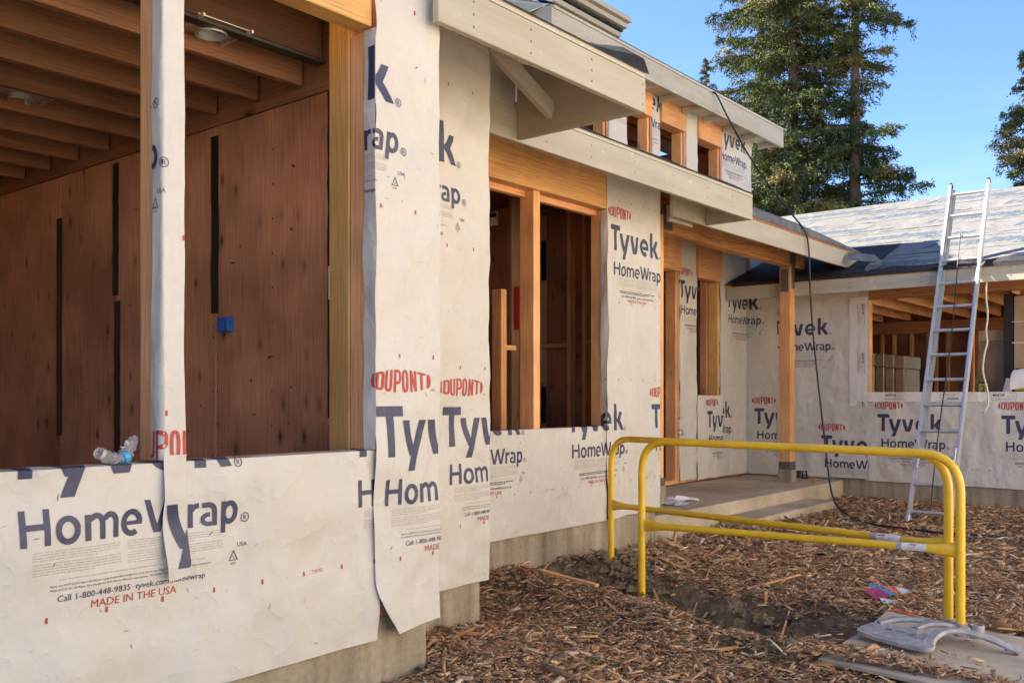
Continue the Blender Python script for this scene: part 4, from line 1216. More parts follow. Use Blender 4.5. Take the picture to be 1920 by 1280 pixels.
# ================================================================== PORCH
slab = MB().box(7.05, 10.44, 4.19, YD + 0.01, -0.4, 0.21, 0.008)
slab.box(10.44, XE + 0.02, 4.205, YD + 0.01, -0.4, 0.2085, 0.008)
slab.build('porch_slab', 'concrete_slab', None, loc=(9, 4.8, 0), label='flat concrete porch slab in the corner under the roof beam', cat='porch')
MB().box(8.25, 10.40, 3.84, 4.188, -0.4, 0.085, 0.010).build('concrete_step', 'concrete_slab', None, loc=(9.3, 4.0, 0), label='low concrete step in front of the porch slab', cat='step')
# ================================================================== WING
G_ = wing
MB().box(XE + 0.025, XE + 0.2, -0.8, YD, -0.5, 0.30, 0.006).build('foundation_wall', 'concrete', G_)
MB().box(XE + 0.014, XE + 0.15, 3.925, YD, 0.305, 2.60).build('wall_panel', 'plywood_dark', G_)
MB().box(XE + 0.014, XE + 0.15, -0.8, 3.92, 0.305, 1.28).build('wall_panel', 'plywood_dark', G_)
MB().box(XE + 0.014, XE + 0.15, -0.8, 0.6, 1.285, 2.60).build('wall_panel', 'plywood_dark', G_)
lumber('sill_plate', XE + 0.02, XE + 0.16, 0.6, 3.92, 1.282, 1.297, 'fir', G_)
lumber('header', XE + 0.0, XE + 0.13, 0.3, 3.915, 2.44, 2.63, 'brown', G_, label='orange-brown header over the wide window opening')
lumber('stud', XE + 0.016, XE + 0.15, 3.892, 3.922, 1.30, 2.437, 'fir', G_)
EP = 0.36
EZ = 2.665; EX = 10.975; RX = 15.9
RZ = EZ + (RX - EX) * EP
MB().box(10.98, 11.005, -1.2, YD - 0.03, 2.478, 2.655, 0.003).build('fascia_board', 'primed', G_)
nf = MB()
for y in (3.9, 3.1, 2.2, 1.6):
    for z in (2.53, 2.58, 2.62):
        nf.box(10.9785, 10.984, y - 0.006, y + 0.006, z - 0.006, z + 0.006)
o_ = nf.build('nail_heads', 'steel_bracket', G_); o_['kind'] = 'stuff'
def eroof(y0, y1, dz, t, x0=EX, x1=RX):
    return MB().prism([(x0, y0, EZ + (x0 - EX) * EP + dz), (x1, y0, EZ + (x1 - EX) * EP + dz), (x1, y0, EZ + (x1 - EX) * EP + dz + t), (x0, y0, EZ + (x0 - EX) * EP + dz + t)], (0, y1 - y0, 0))
eroof(-1.3, 11.0, -0.03, 0.03).build('roof_deck', 'yellow_1', G_)
MB().prism([(RX, -1.3, RZ - 0.03), (RX + 5, -1.3, RZ - 0.03 - 5 * EP), (RX + 5, -1.3, RZ - 5 * EP), (RX, -1.3, RZ)], (0, 12.3, 0)).build('roof_deck', 'underlay', G_)
# underlay in courses, each lapped over the one below
cs = math.hypot(1, EP)
SL = (RX - EX) * cs
nc = 6
def eplane(a, b, o):
    nx, nz = -EP / cs, 1 / cs
    return np.stack([EX + b / cs + nx * o, -a, EZ + b / cs * EP + nz * o], -1)
it_cert = [(fit_text('certainteed', 0.36, 3.6, 0, 0.03, 1.0), 0), (stroke([(0.0, 0.0), (0.0, 0.72)], 0.14), 0), (stroke([(0.16, 0.02), (0.16, 0.70)], 0.08), 0)]
it_dia = [(fit_text('DiamondDeck', 0, 2.6, 0, 0.02, 0.62), 0)]
it_sub = [(fit_text('High Performance Synthetic Underlayment', 0, 3.4, 0, 0.01, 0.22), 0)]
for c in range(nc):
    s0 = -0.01 + c * SL / nc; s1 = min(SL, s0 + SL / nc + 0.07)
    cw = Wrap(eplane, [(-6.5 if c == 0 else -11.0, 1.3, s0, s1)], 40 + c, 0.0014, push=lambda a, b, c=c: 0.004 + 0.004 * (b < 1e9) - 0 * a)
    cw.fmap = (lambda a, b, o, s0=s0, s1=s1: eplane(a, b, o + 0.004 * (1 - (b - s0) / (s1 - s0))))
    cw.build('underlay_course', G_, 'underlay', res=0.09)
    for k in range(-5, 4):
        a = k * 2.1 + (c * 0.83) % 2.1
        h = s0 + 0.28
        cw.prints(it_cert, a, h, 0.34, 'printed_logo', ['ink_blue'], shear=0.3, tile=0.2)
        cw.prints(it_dia, a + 1.0, h - 0.17, 0.26, 'printed_logo', ['ink_blue'], shear=0.3, tile=0.2)
        cw.prints(it_sub, a + 0.1, h + 0.42, 0.26, 'printed_logo', ['ink_blue'], shear=0.3, tile=0.2)
# black felt in the valley and along the eave
m = MB()
for (y0, y1, x0, x1, dz) in ((3.75, 5.46, 10.96, 12.4, 0.030), ):
    m.prism([(x0, y0, EZ + (x0 - EX) * EP + dz), (x1, y0 , EZ + (x1 - EX) * EP + dz), (x1, y1, EZ + (x1 - EX) * EP + dz), (x0, y1, EZ + (x0 - EX) * EP + dz)], (0, 0, 0.004))
m.build('felt_strip', 'felt', G_)
r_ = random.Random(9); m = MB(); n = 40; rows = []
for i in range(n + 1):
    y = 5.4 - i * 6.6 / n
    h = 0.012 + 0.022 * math.sin(i * 0.9) ** 2 + r_.uniform(0, 0.01)
    rows.append([Vector((10.955, y, 2.64)), Vector((10.965, y, 2.665 + h * 0.6)), Vector((11.03, y, EZ + 0.055 * EP + h + 0.02)), Vector((11.10, y, EZ + 0.125 * EP + 0.022))])
for i in range(n):
    for k in range(3): m.add([rows[i][k], rows[i + 1][k], rows[i + 1][k + 1], rows[i][k + 1]], [(0, 1, 2, 3)], 0, True)
m.build('felt_strip', 'felt', G_)
# flashing sheet bent at the valley end of the porch fascia
c0 = PX(1590, 474, X=11.2); c1 = PX(1640, 478, X=11.3); c2 = PX(1655, 492, X=11.2); c3 = PX(1612, 516, X=11.0); c4 = PX(1588, 487, X=11.05)
MB().prism([c0, c1, c2, c4], (0.0, 0, 0.004)).build('valley_flashing', 'felt_grey', G_)
MB().prism([c2, PX(1645, 500, X=11.0), c3, PX(1630, 494, X=11.1)], (0, 0, 0.004)).build('valley_flashing', 'felt_grey', G_)
# rafters and inside of the wing
for k, y in enumerate(np.arange(-0.2, 5.4, 0.45)):
    m = MB(); m.bar((11.02, y, EZ - 0.03 - 0.075 + 0.02), (15.7, y, EZ - 0.03 - 0.075 + 0.02 + (15.7 - 11.02) * EP), 0.04, 0.14)
    m.build('rafter', 'fir_0', G_, loc=(13, y, 3))
MB().box(XE + 0.16, 15.1, -1.0, 5.4, 0.18, 0.25).build('floor_deck', 'concrete_slab', G_)
for y in (YD - 0.06,):
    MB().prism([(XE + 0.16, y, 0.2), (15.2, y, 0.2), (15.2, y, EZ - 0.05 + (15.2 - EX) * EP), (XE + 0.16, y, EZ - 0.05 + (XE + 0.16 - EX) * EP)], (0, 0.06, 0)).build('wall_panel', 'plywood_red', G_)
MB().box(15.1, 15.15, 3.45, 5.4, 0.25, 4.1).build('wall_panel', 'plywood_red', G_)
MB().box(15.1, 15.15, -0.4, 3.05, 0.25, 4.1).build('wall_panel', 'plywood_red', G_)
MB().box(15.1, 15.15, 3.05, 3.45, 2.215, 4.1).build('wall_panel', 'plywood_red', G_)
lumber('top_plate', 14.98, 15.09, -0.4, 5.4, 2.22, 2.40, 'brown', G_)
for y in np.arange(0.2, 5.3, 0.42):
    lumber('joist', XE + 0.14, 15.05, y, y + 0.042, 2.42, 2.60, 'fir', G_)
MB().box(XE + 0.14, 15.05, -0.6, 5.4, 2.605, 2.63).build('ceiling_deck', 'deck_ply', G_)
for y in (5.25, 5.05, 4.8, 4.62, 4.36, 4.12, 4.0, 3.84, 3.5, 2.6, 2.2):
    lumber('stud', 14.99, 15.08, y, y + 0.045, 0.25, 2.215, 'studwood', G_)
lumber('bottom_plate', 14.98, 15.09, 3.46, 5.4, 1.12, 1.16, 'brown', G_)

# wrap of the wing
def planeE(a, b, o): return np.stack([XE - o, -a, b], -1)
we1 = Wrap(planeE, [(-5.06, -3.885, 0.235, 2.56)], 30, 0.0032, push=lambda a, b: 0.004 + 0 * a).build('house_wrap', G_, edge=wavy(0.004, 12))
we1.prints(CL_FAR, -5.085, 2.03); we1.prints(CL_FAR, -4.43, 0.557)
we2 = Wrap(planeE, [(-3.92, 0.8, 0.22, 1.296)], 31, 0.0032).build('house_wrap', G_, edge=wavy(0.003, 13))
for a in (-3.735, -2.370, -1.0, 0.36): we2.prints(CL_FAR, a, 0.832)
# white flashing tape round the wide window, with its printed boxes
wf = Wrap(planeE, [(-3.895, -0.6, 1.19, 1.302)], 32, 0.002, push=lambda a, b: 0.010 + 0 * a).build('flashing_tape', G_, 'flashing')
wf2 = Wrap(planeE, [(-4.12, -3.895, 1.13, 2.47)], 33, 0.002, push=lambda a, b: 0.010 + 0 * a).build('flashing_tape', G_, 'flashing')
def stamp(rot180=False):
    it = [(stroke([(0, 0), (2.2, 0), (2.2, 0.72), (0, 0.72), (0, 0)], 0.03), 0), (fit_text('MOISTOP', 0.14, 1.22, 0.42, 0.03, 0.22), 1),
          (fit_text('next', 1.30, 2.0, 0.42, 0.0, 0.2), 0), (fit_text('F L A S H I N G', 0.16, 2.0, 0.28, 0.0, 0.07), 1), (dashes(0.35, 2.1, 0.16, 0.05, 3), 0), (dashes(0.35, 1.9, 0.07, 0.05, 4), 0), (stroke(arc(0.18, 0.12, 0.08, 0.08, 0, 360, 10), 0.03), 0)]
    if rot180: it = [(np.array([2.2, 0.72]) - t, i) for t, i in it]
    return it
def rot90(it): return [(np.stack([t[..., 1], -t[..., 0]], -1), i) for t, i in it]
for a, r in ((-3.70, False), (-3.10, True), (-2.52, False)):
    wf.prints(stamp(r), a, 1.205, 0.115, 'printed_label', ['ink_grey', 'ink_black'])
for b in (2.40, 1.80, 1.2):
    wf2.prints(rot90(stamp()), -4.02, b, 0.12, 'printed_label', ['ink_grey', 'ink_black'])

# things standing in the wing behind the window
gbx = 'wrapped boxes upright behind the wide window'
labs = ['plastic-wrapped tall carton against the left jamb of the wide window', 'second wrapped carton from the left jamb of the wide window',
        'third wrapped carton from the left jamb of the wide window', 'outermost wrapped carton of the four, its edge catching yellow light']
for i in range(4):
    y1 = 4.10 - i * 0.123
    t = thing('wrapped_carton', labs[i], 'carton', (12.4, y1 - 0.06, 0.25), gbx)
    h = 1.80 - 0.014 * i
    m = MB().box(12.1, 12.75, y1 - 0.112, y1, 0.25, h - 0.16, 0.01); m.build('box_body', 'cardboard_wrapped', t)
    m = MB().box(12.085, 12.765, y1 - 0.118, y1 + 0.004, h - 0.158, h, 0.008); m.build('box_cap', 'cardboard_wrapped', t)
def leaning(name, label, cat, X, ylo, yhi, ytop_shift, z0, z1, depth, mat):
    t = thing(name, label, cat, (X + 0.1, (ylo + yhi) / 2, 0.25))
    m = MB()
    m.prism([(X, yhi, z0), (X, ylo, z0), (X + 0.12, ylo - ytop_shift, z1), (X + 0.12, yhi - ytop_shift, z1)], (depth, 0.0, 0))
    m.build('box_body', mat, t)
    return t
lean = leaning('leaning_carton', 'plastic-wrapped carton leaning in the wide window behind the ladder', 'carton', 12.0, 2.56, 2.86, 0.10, 0.25, 1.90, 0.16, 'cardboard_wrapped')
MB().prism([(12.11, 2.455, 1.905), (12.11, 2.775, 1.905), (12.125, 2.77, 2.03), (12.125, 2.45, 2.03)], (0.19, 0, 0)).build('box_cap', 'cardboard', lean)
MB().box(12.03, 12.034, 2.66, 2.75, 1.26, 1.40).build('box_label', 'label_yellow', lean)
MB().box(12.026, 12.0295, 2.655, 2.755, 1.401, 1.425).build('box_label', 'ink_black', lean)
tt = fit_text('2', 0, 0.05, 0, 0.01, 0.08)
m = MB()
for t3 in tt: m.add([(12.028, 2.73 - p[0], 1.305 + p[1]) for p in t3], [(0, 1, 2)])
m.build('box_label', 'ink_black', lean)
film = thing('plastic_film', 'crumpled glossy plastic film bunched between the two cartons in the window', 'plastic film', (12.1, 2.47, 0.25))
m = MB(); r_ = random.Random(5); rows = []
for i in range(16):
    z = 0.3 + i * 0.1
    rows.append([Vector((12.1 + r_.uniform(-0.05, 0.05), 2.60 - 0.035 * i * 0.3 - k * 0.045 + r_.uniform(-0.02, 0.02), z + r_.uniform(-0.03, 0.03))) for k in range(5)])
for i in range(15):
    for k in range(4): m.add([rows[i][k], rows[i][k + 1], rows[i + 1][k + 1], rows[i + 1][k]], [(0, 1, 2), (0, 2, 3)])
m.build('film_sheet', 'film', film)
crate = thing('window_crate', 'tall shrink-wrapped window crate with cardboard corner posts at the right of the opening', 'crate', (12.0, 1.9, 0.25))
MB().box(12.0, 12.2, 1.2, 2.36, 0.25, 2.42, 0.004).build('glazed_panel', 'dark_glass_wrapped', crate)
MB().box(11.955, 12.22, 2.365, 2.47, 0.25, 2.43, 0.006).build('corner_post', 'black_tape', crate)
MB().box(11.94, 11.995, 2.21, 2.36, 0.25, 2.40, 0.006).build('corner_post', 'cardboard', crate)
MB().box(11.94, 12.21, 1.2, 2.20, 2.32, 2.425, 0.006).build('corner_post', 'cardboard', crate)
for z in (0.9, 1.2, 1.52, 1.86, 2.1):
    MB().box(11.935, 11.9385, 1.3, 2.38, z, z + 0.012).build('plastic_band', 'film', crate)
MB().box(11.932, 11.9345, 2.235, 2.335, 1.32, 1.54).build('box_label', 'label_yellow', crate)
MB().box(11.932, 11.9345, 2.230, 2.34, 1.541, 1.572).build('box_label', 'ink_black', crate)
m = MB().box(11.929, 11.9315, 2.27, 2.30, 1.46, 1.475).box(11.929, 11.9315, 2.26, 2.31, 1.41, 1.425).box(11.929, 11.9315, 2.265, 2.31, 1.36, 1.37)
m.build('box_label', 'ink_black', crate)
m = MB(); m.prism([(11.90, 2.47, 1.30), (11.90, 2.37, 1.30), (11.93, 2.36, 1.45), (11.93, 2.44, 1.46)], (0.002, 0, 0))
o_ = m.build('paper_sheet', 'paper_white', None, loc=(11.9, 2.42, 1.3), label='small folded white paper stuck beside the dark crate edge', cat='paper')
m = MB(); rows = []
for i in range(15):
    a = math.radians(-40 + i * 17)
    rows.append(((11.66 - 0.10 * math.cos(a), 1.298 + 0.115 + 0.11 * math.sin(a))))
for i in range(14):
    (x0, z0), (x1, z1) = rows[i], rows[i + 1]
    m.add([(x0, 2.33, z0 - 0.02), (x1, 2.33 - 0.02, z1 + 0.02), (x1, 1.95, z1 + 0.09), (x0, 1.95, z0 + 0.05)], [(0, 1, 2, 3)], 0, True)
m.build('paper_roll', 'paper_white', None, loc=(11.66, 2.1, 1.3), label='white curled sheet flopping over the window sill of the wing', cat='paper')

# ================================================================== LADDER
lad = thing('extension_ladder', 'aluminium extension ladder leaning on the wing eave with a pull rope down its middle', 'ladder', (9.63, 2.64, 0.0))
Lb, Lt = Vector((9.63, 2.645, 0.02)), Vector((11.40, 2.70, 3.64))
ax_ = (Lt - Lb).normalized(); Llen = (Lt - Lb).length
side = Vector((0, 1, 0)); side = (side - ax_ * side.dot(ax_)).normalized(); nrm_ = side.cross(ax_).normalized()
def LP(t, sd, out=0): return Lb + ax_ * t + side * sd + nrm_ * out
def rail(sd, sgn, t0, t1, out, name='rail', hw=0.036):
    m = MB()
    M = Matrix((ax_, side * sgn, nrm_)).transposed().to_4x4(); M.translation = LP(0, sd, out)
    m.box(t0, t1, 0, 0.004, -hw, hw, 0.001, 0, M)
    m.box(t0, t1, -0.022, 0.0, hw - 0.005, hw, 0.001, 0, M); m.box(t0, t1, -0.022, 0.0, -hw, -hw + 0.005, 0.001, 0, M)
    m.build(name, 'aluminium', lad)
for sgn in (-1, 1):
    rail(0.205 * sgn, sgn, 0.0, Llen, 0.0)
    rail(0.178 * sgn, sgn, 0.75, Llen - 0.02, 0.066 if nrm_.x > 0 else -0.066, hw=0.026)
    e = MB(); M = Matrix((ax_, side * sgn, nrm_)).transposed().to_4x4(); M.translation = LP(Llen, 0.205 * sgn)
    e.box(0, 0.03, -0.024, 0.006, -0.039, 0.039, 0.004, 0, M); e.build('end_cap', 'black_rubber', lad)
    e = MB(); e.box(-0.055, 0.02, -0.028, 0.01, -0.042, 0.042, 0.006, 0, Matrix((ax_, side * sgn, nrm_)).transposed().to_4x4() if False else (lambda Q: Q)(M))
    Mf = M.copy(); Mf.translation = LP(0.03, 0.205 * sgn)
    e = MB().box(-0.06, 0.03, -0.026, 0.012, -0.045, 0.045, 0.006, 0, Mf); e.build('foot', 'aluminium_dull', lad)
rung_me = None
for i in range(14):
    t = 0.10 + i * 0.293
    if t > Llen - 0.05: break
    m = MB().tube([(0, -0.20, 0), (0, 0.20, 0)], 0.017, 12, flat=[(1.0, 1.15)] * 2) if rung_me is None else None
    if rung_me is None: rung_me = m.mesh('rung')
    o = link_mesh('rung', rung_me, 'aluminium', lad, LP(t, 0))
    o.rotation_euler = (0, 0, math.atan2(-side.x, side.y))
for sgn in (-1, 1):
    m = MB(); M = Matrix((ax_, side, nrm_)).transposed().to_4x4(); M.translation = LP(0.66, 0.17 * sgn, -0.03)
    m.box(-0.06, 0.12, -0.012, 0.012, -0.018, 0.018, 0.004, 0, M).box(-0.11, -0.06, -0.008, 0.008, -0.03, -0.01, 0.003, 0, M)
    m.build('rung_lock', 'aluminium_dull', lad)
m = MB(); M = Matrix((ax_, side, nrm_)).transposed().to_4x4(); M.translation = LP(0.33, 0.21, 0)
m.box(-0.02, 0.02, 0.001, 0.004, -0.037, 0.037, 0, 0, M); m.build('red_tape', 'wrapper_pink', lad)
pts = [LP(t, 0.02 + 0.012 * math.sin(t * 2.3) - 0.03 * (1 - t / Llen), -0.03) for t in np.linspace(0.12, 3.35, 24)]
MB().tube(pts, 0.006, 7).build('pull_rope', 'black_rubber', lad)
# the pale cord hanging from the ladder
px_ = [(1848, 492), (1850, 520), (1849, 555), (1852, 590), (1849, 620), (1851, 642), (1846, 662), (1843, 685), (1844, 702), (1850, 725), (1853, 745), (1852, 760), (1846, 770)]
p3 = [PX(x, y, X=11.02 - 0.012 * i) for i, (x, y) in enumerate(px_)]
top_ = LP(2.93, -0.21)
cordt = MB().tube(smooth([top_] + p3), 0.010, 8)
e_ = p3[-1]
for k in range(7):
    r_ = random.Random(k); cordt.tube([e_, e_ + Vector((r_.uniform(-0.02, 0.02), r_.uniform(-0.04, 0.04), r_.uniform(-0.05, 0.0)))], 0.004, 5)
cordt.build('hanging_cord', 'cord', None, loc=(11.0, 2.5, 2.7), label='pale frayed cord hanging from the right rail of the ladder', cat='cord')

# ================================================================== BLACK CABLE
cp = [PX(1332, 172, Y=5.3), PX(1340, 174, Y=5.115), PX(1348, 186, Y=5.10), PX(1362, 215, D=10.95), PX(1400, 285, D=10.8), PX(1440, 345, D=10.6), PX(1480, 396, D=10.4), PX(1503, 424, D=10.2), PX(1512, 440, Y=4.0),
      PX(1517, 475, Y=4.0), PX(1519, 540, D=10.25), PX(1524, 620, D=10.2), PX(1531, 690, D=10.15), PX(1540, 770, D=10.1), PX(1548, 840, D=10.0), PX(1556, 905, D=9.9), PX(1566, 942, D=9.8), PX(1590, 966, Z=0.03), PX(1615, 976, Z=0.025), PX(1650, 985, Z=0.025), PX(1700, 990, Z=0.025), PX(1760, 998, Z=0.025), PX(1830, 1003, Z=0.025), PX(1900, 1006, Z=0.03), PX(1990, 1004, Z=0.03)]
MB().tube(smooth(cp), 0.0098, 9).build('power_cable', 'black_rubber', None, loc=cp[-4], label='black cable dropping from the upper eave past the porch post onto the mulch', cat='cable')

# ================================================================== PLYWOOD SHEET, BASE CASTING, BARRIERS
A_ = np.array([2.11, 5.22]); eu = np.array([-0.614, -0.789]); ev = np.array([0.676, -0.737])
def SH(u, v, z): q_ = A_ + eu * u + ev * v; return W(q_[0], q_[1], z)
SHEET_Z = 0.035
sheet = MB(); nu, nv = 10, 12; grid = []
for i in range(nu + 1):
    for j in range(nv + 1):
        u, v = 1.12 * i / nu, 1.25 * j / nv
        grid.append(SH(u, v, SHEET_Z + 0.03 * max(0, 1 - math.hypot(u, v) / 0.35) + 0.003 * math.sin(4 * v)))
nn_ = len(grid); fs = []
idx = lambda i, j: i * (nv + 1) + j
for i in range(nu):
    for j in range(nv): fs.append((idx(i, j), idx(i + 1, j), idx(i + 1, j + 1), idx(i, j + 1)))
bot = [g - Vector((0, 0, 0.018)) for g in grid]
fs2 = [tuple(x + nn_ for x in reversed(f)) for f in fs]
ring_ = [idx(i, 0) for i in range(nu)] + [idx(nu, j) for j in range(nv)] + [idx(i, nv) for i in range(nu, 0, -1)] + [idx(0, j) for j in range(nv, 0, -1)]
fs3 = [(ring_[k], ring_[(k + 1) % len(ring_)], ring_[(k + 1) % len(ring_)] + nn_, ring_[k] + nn_) for k in range(len(ring_))]
sheet.add(grid + bot, fs + fs2 + fs3)
shp = sheet.build('plywood_sheet', 'sheet_ply', None, loc=SH(0.5, 0.6, 0), label='weathered plywood sheet lying on the mulch under the grey casting', cat='plywood sheet')
def spray(u0, v0, u1, v1, w, n, seed):
    r = random.Random(seed); m = MB()
    for i in range(n):
        t = r.random(); u = u0 + (u1 - u0) * t + r.gauss(0, w * 0.4); v = v0 + (v1 - v0) * t + r.gauss(0, w * 0.4)
        if not (0.005 < u < 1.07 and 0.005 < v < 1.24): continue
        s = r.uniform(0.006, 0.022)
        z = SHEET_Z + 0.0015 + 0.03 * max(0, 1 - math.hypot(u, v) / 0.35) + 0.004
        m.add([SH(u + s * math.cos(a) * r.uniform(0.7, 1.2), v + s * math.sin(a), z) for a in np.linspace(0, 6.28, 8)[:-1]], [tuple(range(7))])
    return m
m = spray(0.02, 0.02, 0.02, 0.16, 0.012, 50, 1)
for a in ((0.02, 0.35, 0.02, 0.50, 0.02), (0.02, 0.85, 0.03, 1.05, 0.02), (0.02, 1.08, 0.03, 1.2, 0.015), (0.90, 0.55, 0.93, 0.75, 0.03)):
    k = spray(*a, 60, int(a[1] * 100)); m.add(k.v, k.f)
o_ = m.build('spray_paint', 'orange_spray', shp); o_['kind'] = 'stuff'

base = thing('barrier_base', 'arched grey cast-metal foot with slots and sockets lying on the plywood sheet', 'barrier base', W(2.05, 4.55, SHEET_Z))
def BZ(lat, d):
    # the plate rises from its outer edge on the sheet towards the arms
    return SHEET_Z + 0.012 + 0.05 * max(0.0, min(1.0, ((lat - 1.735) * 0.8 + (d - 4.35) * 0.45) / 0.36)) ** 0.9
def oval(cx, cy, a, b, n=12): return [(cx + a * math.cos(t) - 0.3 * b * math.sin(t), cy - 0.5 * a * math.cos(t) + b * math.sin(t)) for t in np.linspace(0, 2 * math.pi, n, endpoint=False)]
outline = [(1.735, 4.69), (1.80, 4.52), (1.90, 4.37), (1.945, 4.345), (1.975, 4.365), (1.985, 4.42), (2.02, 4.47), (2.03, 4.52), (1.975, 4.53), (1.985, 4.575), (2.03, 4.60), (2.03, 4.65), (1.95, 4.655), (1.90, 4.70), (1.93, 4.745), (1.90, 4.775), (1.82, 4.765)]
slots = [oval(1.868, 4.655, 0.022, 0.026), oval(1.912, 4.605, 0.022, 0.026), oval(1.945, 4.548, 0.020, 0.022)]
def closed(pts, n=4):
    P = [Vector((x, y, 0)) for x, y in pts]; k = len(P); out = []
    for i in range(k):
        p0, p1, p2, p3 = P[i - 1], P[i], P[(i + 1) % k], P[(i + 2) % k]
        for q_ in range(n):
            t = q_ / n
            out.append(0.5 * ((2 * p1) + (p2 - p0) * t + (2 * p0 - 5 * p1 + 4 * p2 - p3) * t * t + (3 * p1 - p0 - 3 * p2 + p3) * t ** 3))
    return out
bm = bmesh.new(); loops = []
for lp in [closed(outline)] + [[Vector((x, y, 0)) for x, y in o_] for o_ in slots]:
    vs = [bm.verts.new(p) for p in lp]
    loops.append(vs)
    for a, b in zip(vs, vs[1:] + vs[:1]): bm.edges.new((a, b))
bmesh.ops.triangle_fill(bm, use_beauty=True, edges=bm.edges[:])
top = [[tuple(v.co) for v in f.verts] for f in bm.faces]
loops = [[tuple(v.co) for v in vs] for vs in loops]
bm.free()
TH = 0.009
PT = lambda p, k: W(p[0], p[1], BZ(p[0], p[1]) + k * TH)
pm = MB()
for f in top:
    pm.add([PT(p, 1) for p in f], [tuple(range(len(f)))]); pm.add([PT(p, -1) for p in f], [tuple(range(len(f)))])
for lp in loops:
    for a, b in zip(lp, lp[1:] + lp[:1]): pm.add([PT(a, -1), PT(b, -1), PT(b, 1), PT(a, 1)], [(0, 1, 2, 3)])
pm.build('base_plate', 'cast_metal', base)
def arm(pts, w0, w1, th=0.012):
    P = smooth([W(a, b, SHEET_Z + c) for a, b, c in pts], 6)
    n = len(P); m = MB()
    L, Rr = [], []
    for i, p in enumerate(P):
        t = (P[min(i + 1, n - 1)] - P[max(i - 1, 0)]); sd = Vector((-t.y, t.x, 0)).normalized()
        w = w0 + (w1 - w0) * i / (n - 1)
        up = sd.cross(t).normalized() if sd.cross(t).z > 0 else -sd.cross(t).normalized()
        L.append([p + sd * w, p - sd * w, p - sd * w * 0.75 + up * th * 0.5 - up * th * 0.5, p])
        hw = up * th
        sec = [p + sd * w, p + sd * w * 0.72 + hw, p - sd * w * 0.72 + hw, p - sd * w, p - sd * w * 0.72 - hw, p + sd * w * 0.72 - hw]
        Rr.append(sec)
    vs = [v for sec in Rr for v in sec]
    fs = [(i * 6 + k, i * 6 + (k + 1) % 6, (i + 1) * 6 + (k + 1) % 6, (i + 1) * 6 + k) for i in range(n - 1) for k in range(6)]
    fs += [tuple(range(6)), tuple(range((n - 1) * 6, n * 6))]
    m.add(vs, fs, 0, False)
    m.build('arm', 'cast_metal', base)
arm([(1.87, 4.755, 0.060), (1.95, 4.765, 0.075), (2.05, 4.745, 0.082), (2.15, 4.695, 0.074), (2.19, 4.68, 0.070)], 0.022, 0.024)
arm([(2.00, 4.625, 0.064), (2.07, 4.645, 0.080), (2.14, 4.64, 0.082), (2.20, 4.625, 0.074)], 0.020, 0.022)
arm([(1.955, 4.395, 0.026), (2.00, 4.46, 0.056), (2.08, 4.505, 0.080), (2.17, 4.505, 0.083), (2.26, 4.465, 0.066), (2.33, 4.42, 0.040), (2.385, 4.385, 0.012)], 0.032, 0.024)
arm([(2.16, 4.505, 0.080), (2.20, 4.54, 0.080), (2.225, 4.585, 0.076)], 0.022, 0.026)
for lat, d in ((2.205, 4.715), (2.222, 4.625), (2.285, 4.585)):
    z = SHEET_Z + 0.030
    m = MB(); c = W(lat, d, 0)
    n = 16; vs = []
    for zz, rr in ((z, 0.034), (z + 0.065, 0.034), (z + 0.065, 0.0255), (z + 0.02, 0.0255)):
        vs += [(c.x + rr * math.cos(2 * math.pi * k / n), c.y + rr * math.sin(2 * math.pi * k / n), zz) for k in range(n)]
    fs = [(q * n + k, q * n + (k + 1) % n, (q + 1) * n + (k + 1) % n, (q + 1) * n + k) for q in range(3) for k in range(n)] + [tuple(range(3 * n, 4 * n))]
    m.add(vs, fs, 0, False); m.build('socket', 'cast_metal', base)
# raised oval emblem ring and a worn row of marks
m = MB()
ringp = [W(1.865 + 0.075 * math.cos(t) - 0.03 * math.sin(t), 4.545 - 0.08 * math.cos(t) - 0.028 * math.sin(t), 0) for t in np.linspace(0, 2 * math.pi, 26)]
ringp = [Vector((p.x, p.y, BZ(p.x * sA - p.y * cA, p.x * cA + p.y * sA) + TH + 0.001)) for p in ringp]
m.tube(ringp, 0.0022, 5, cap=False); m.build('raised_oval', 'cast_metal', base)

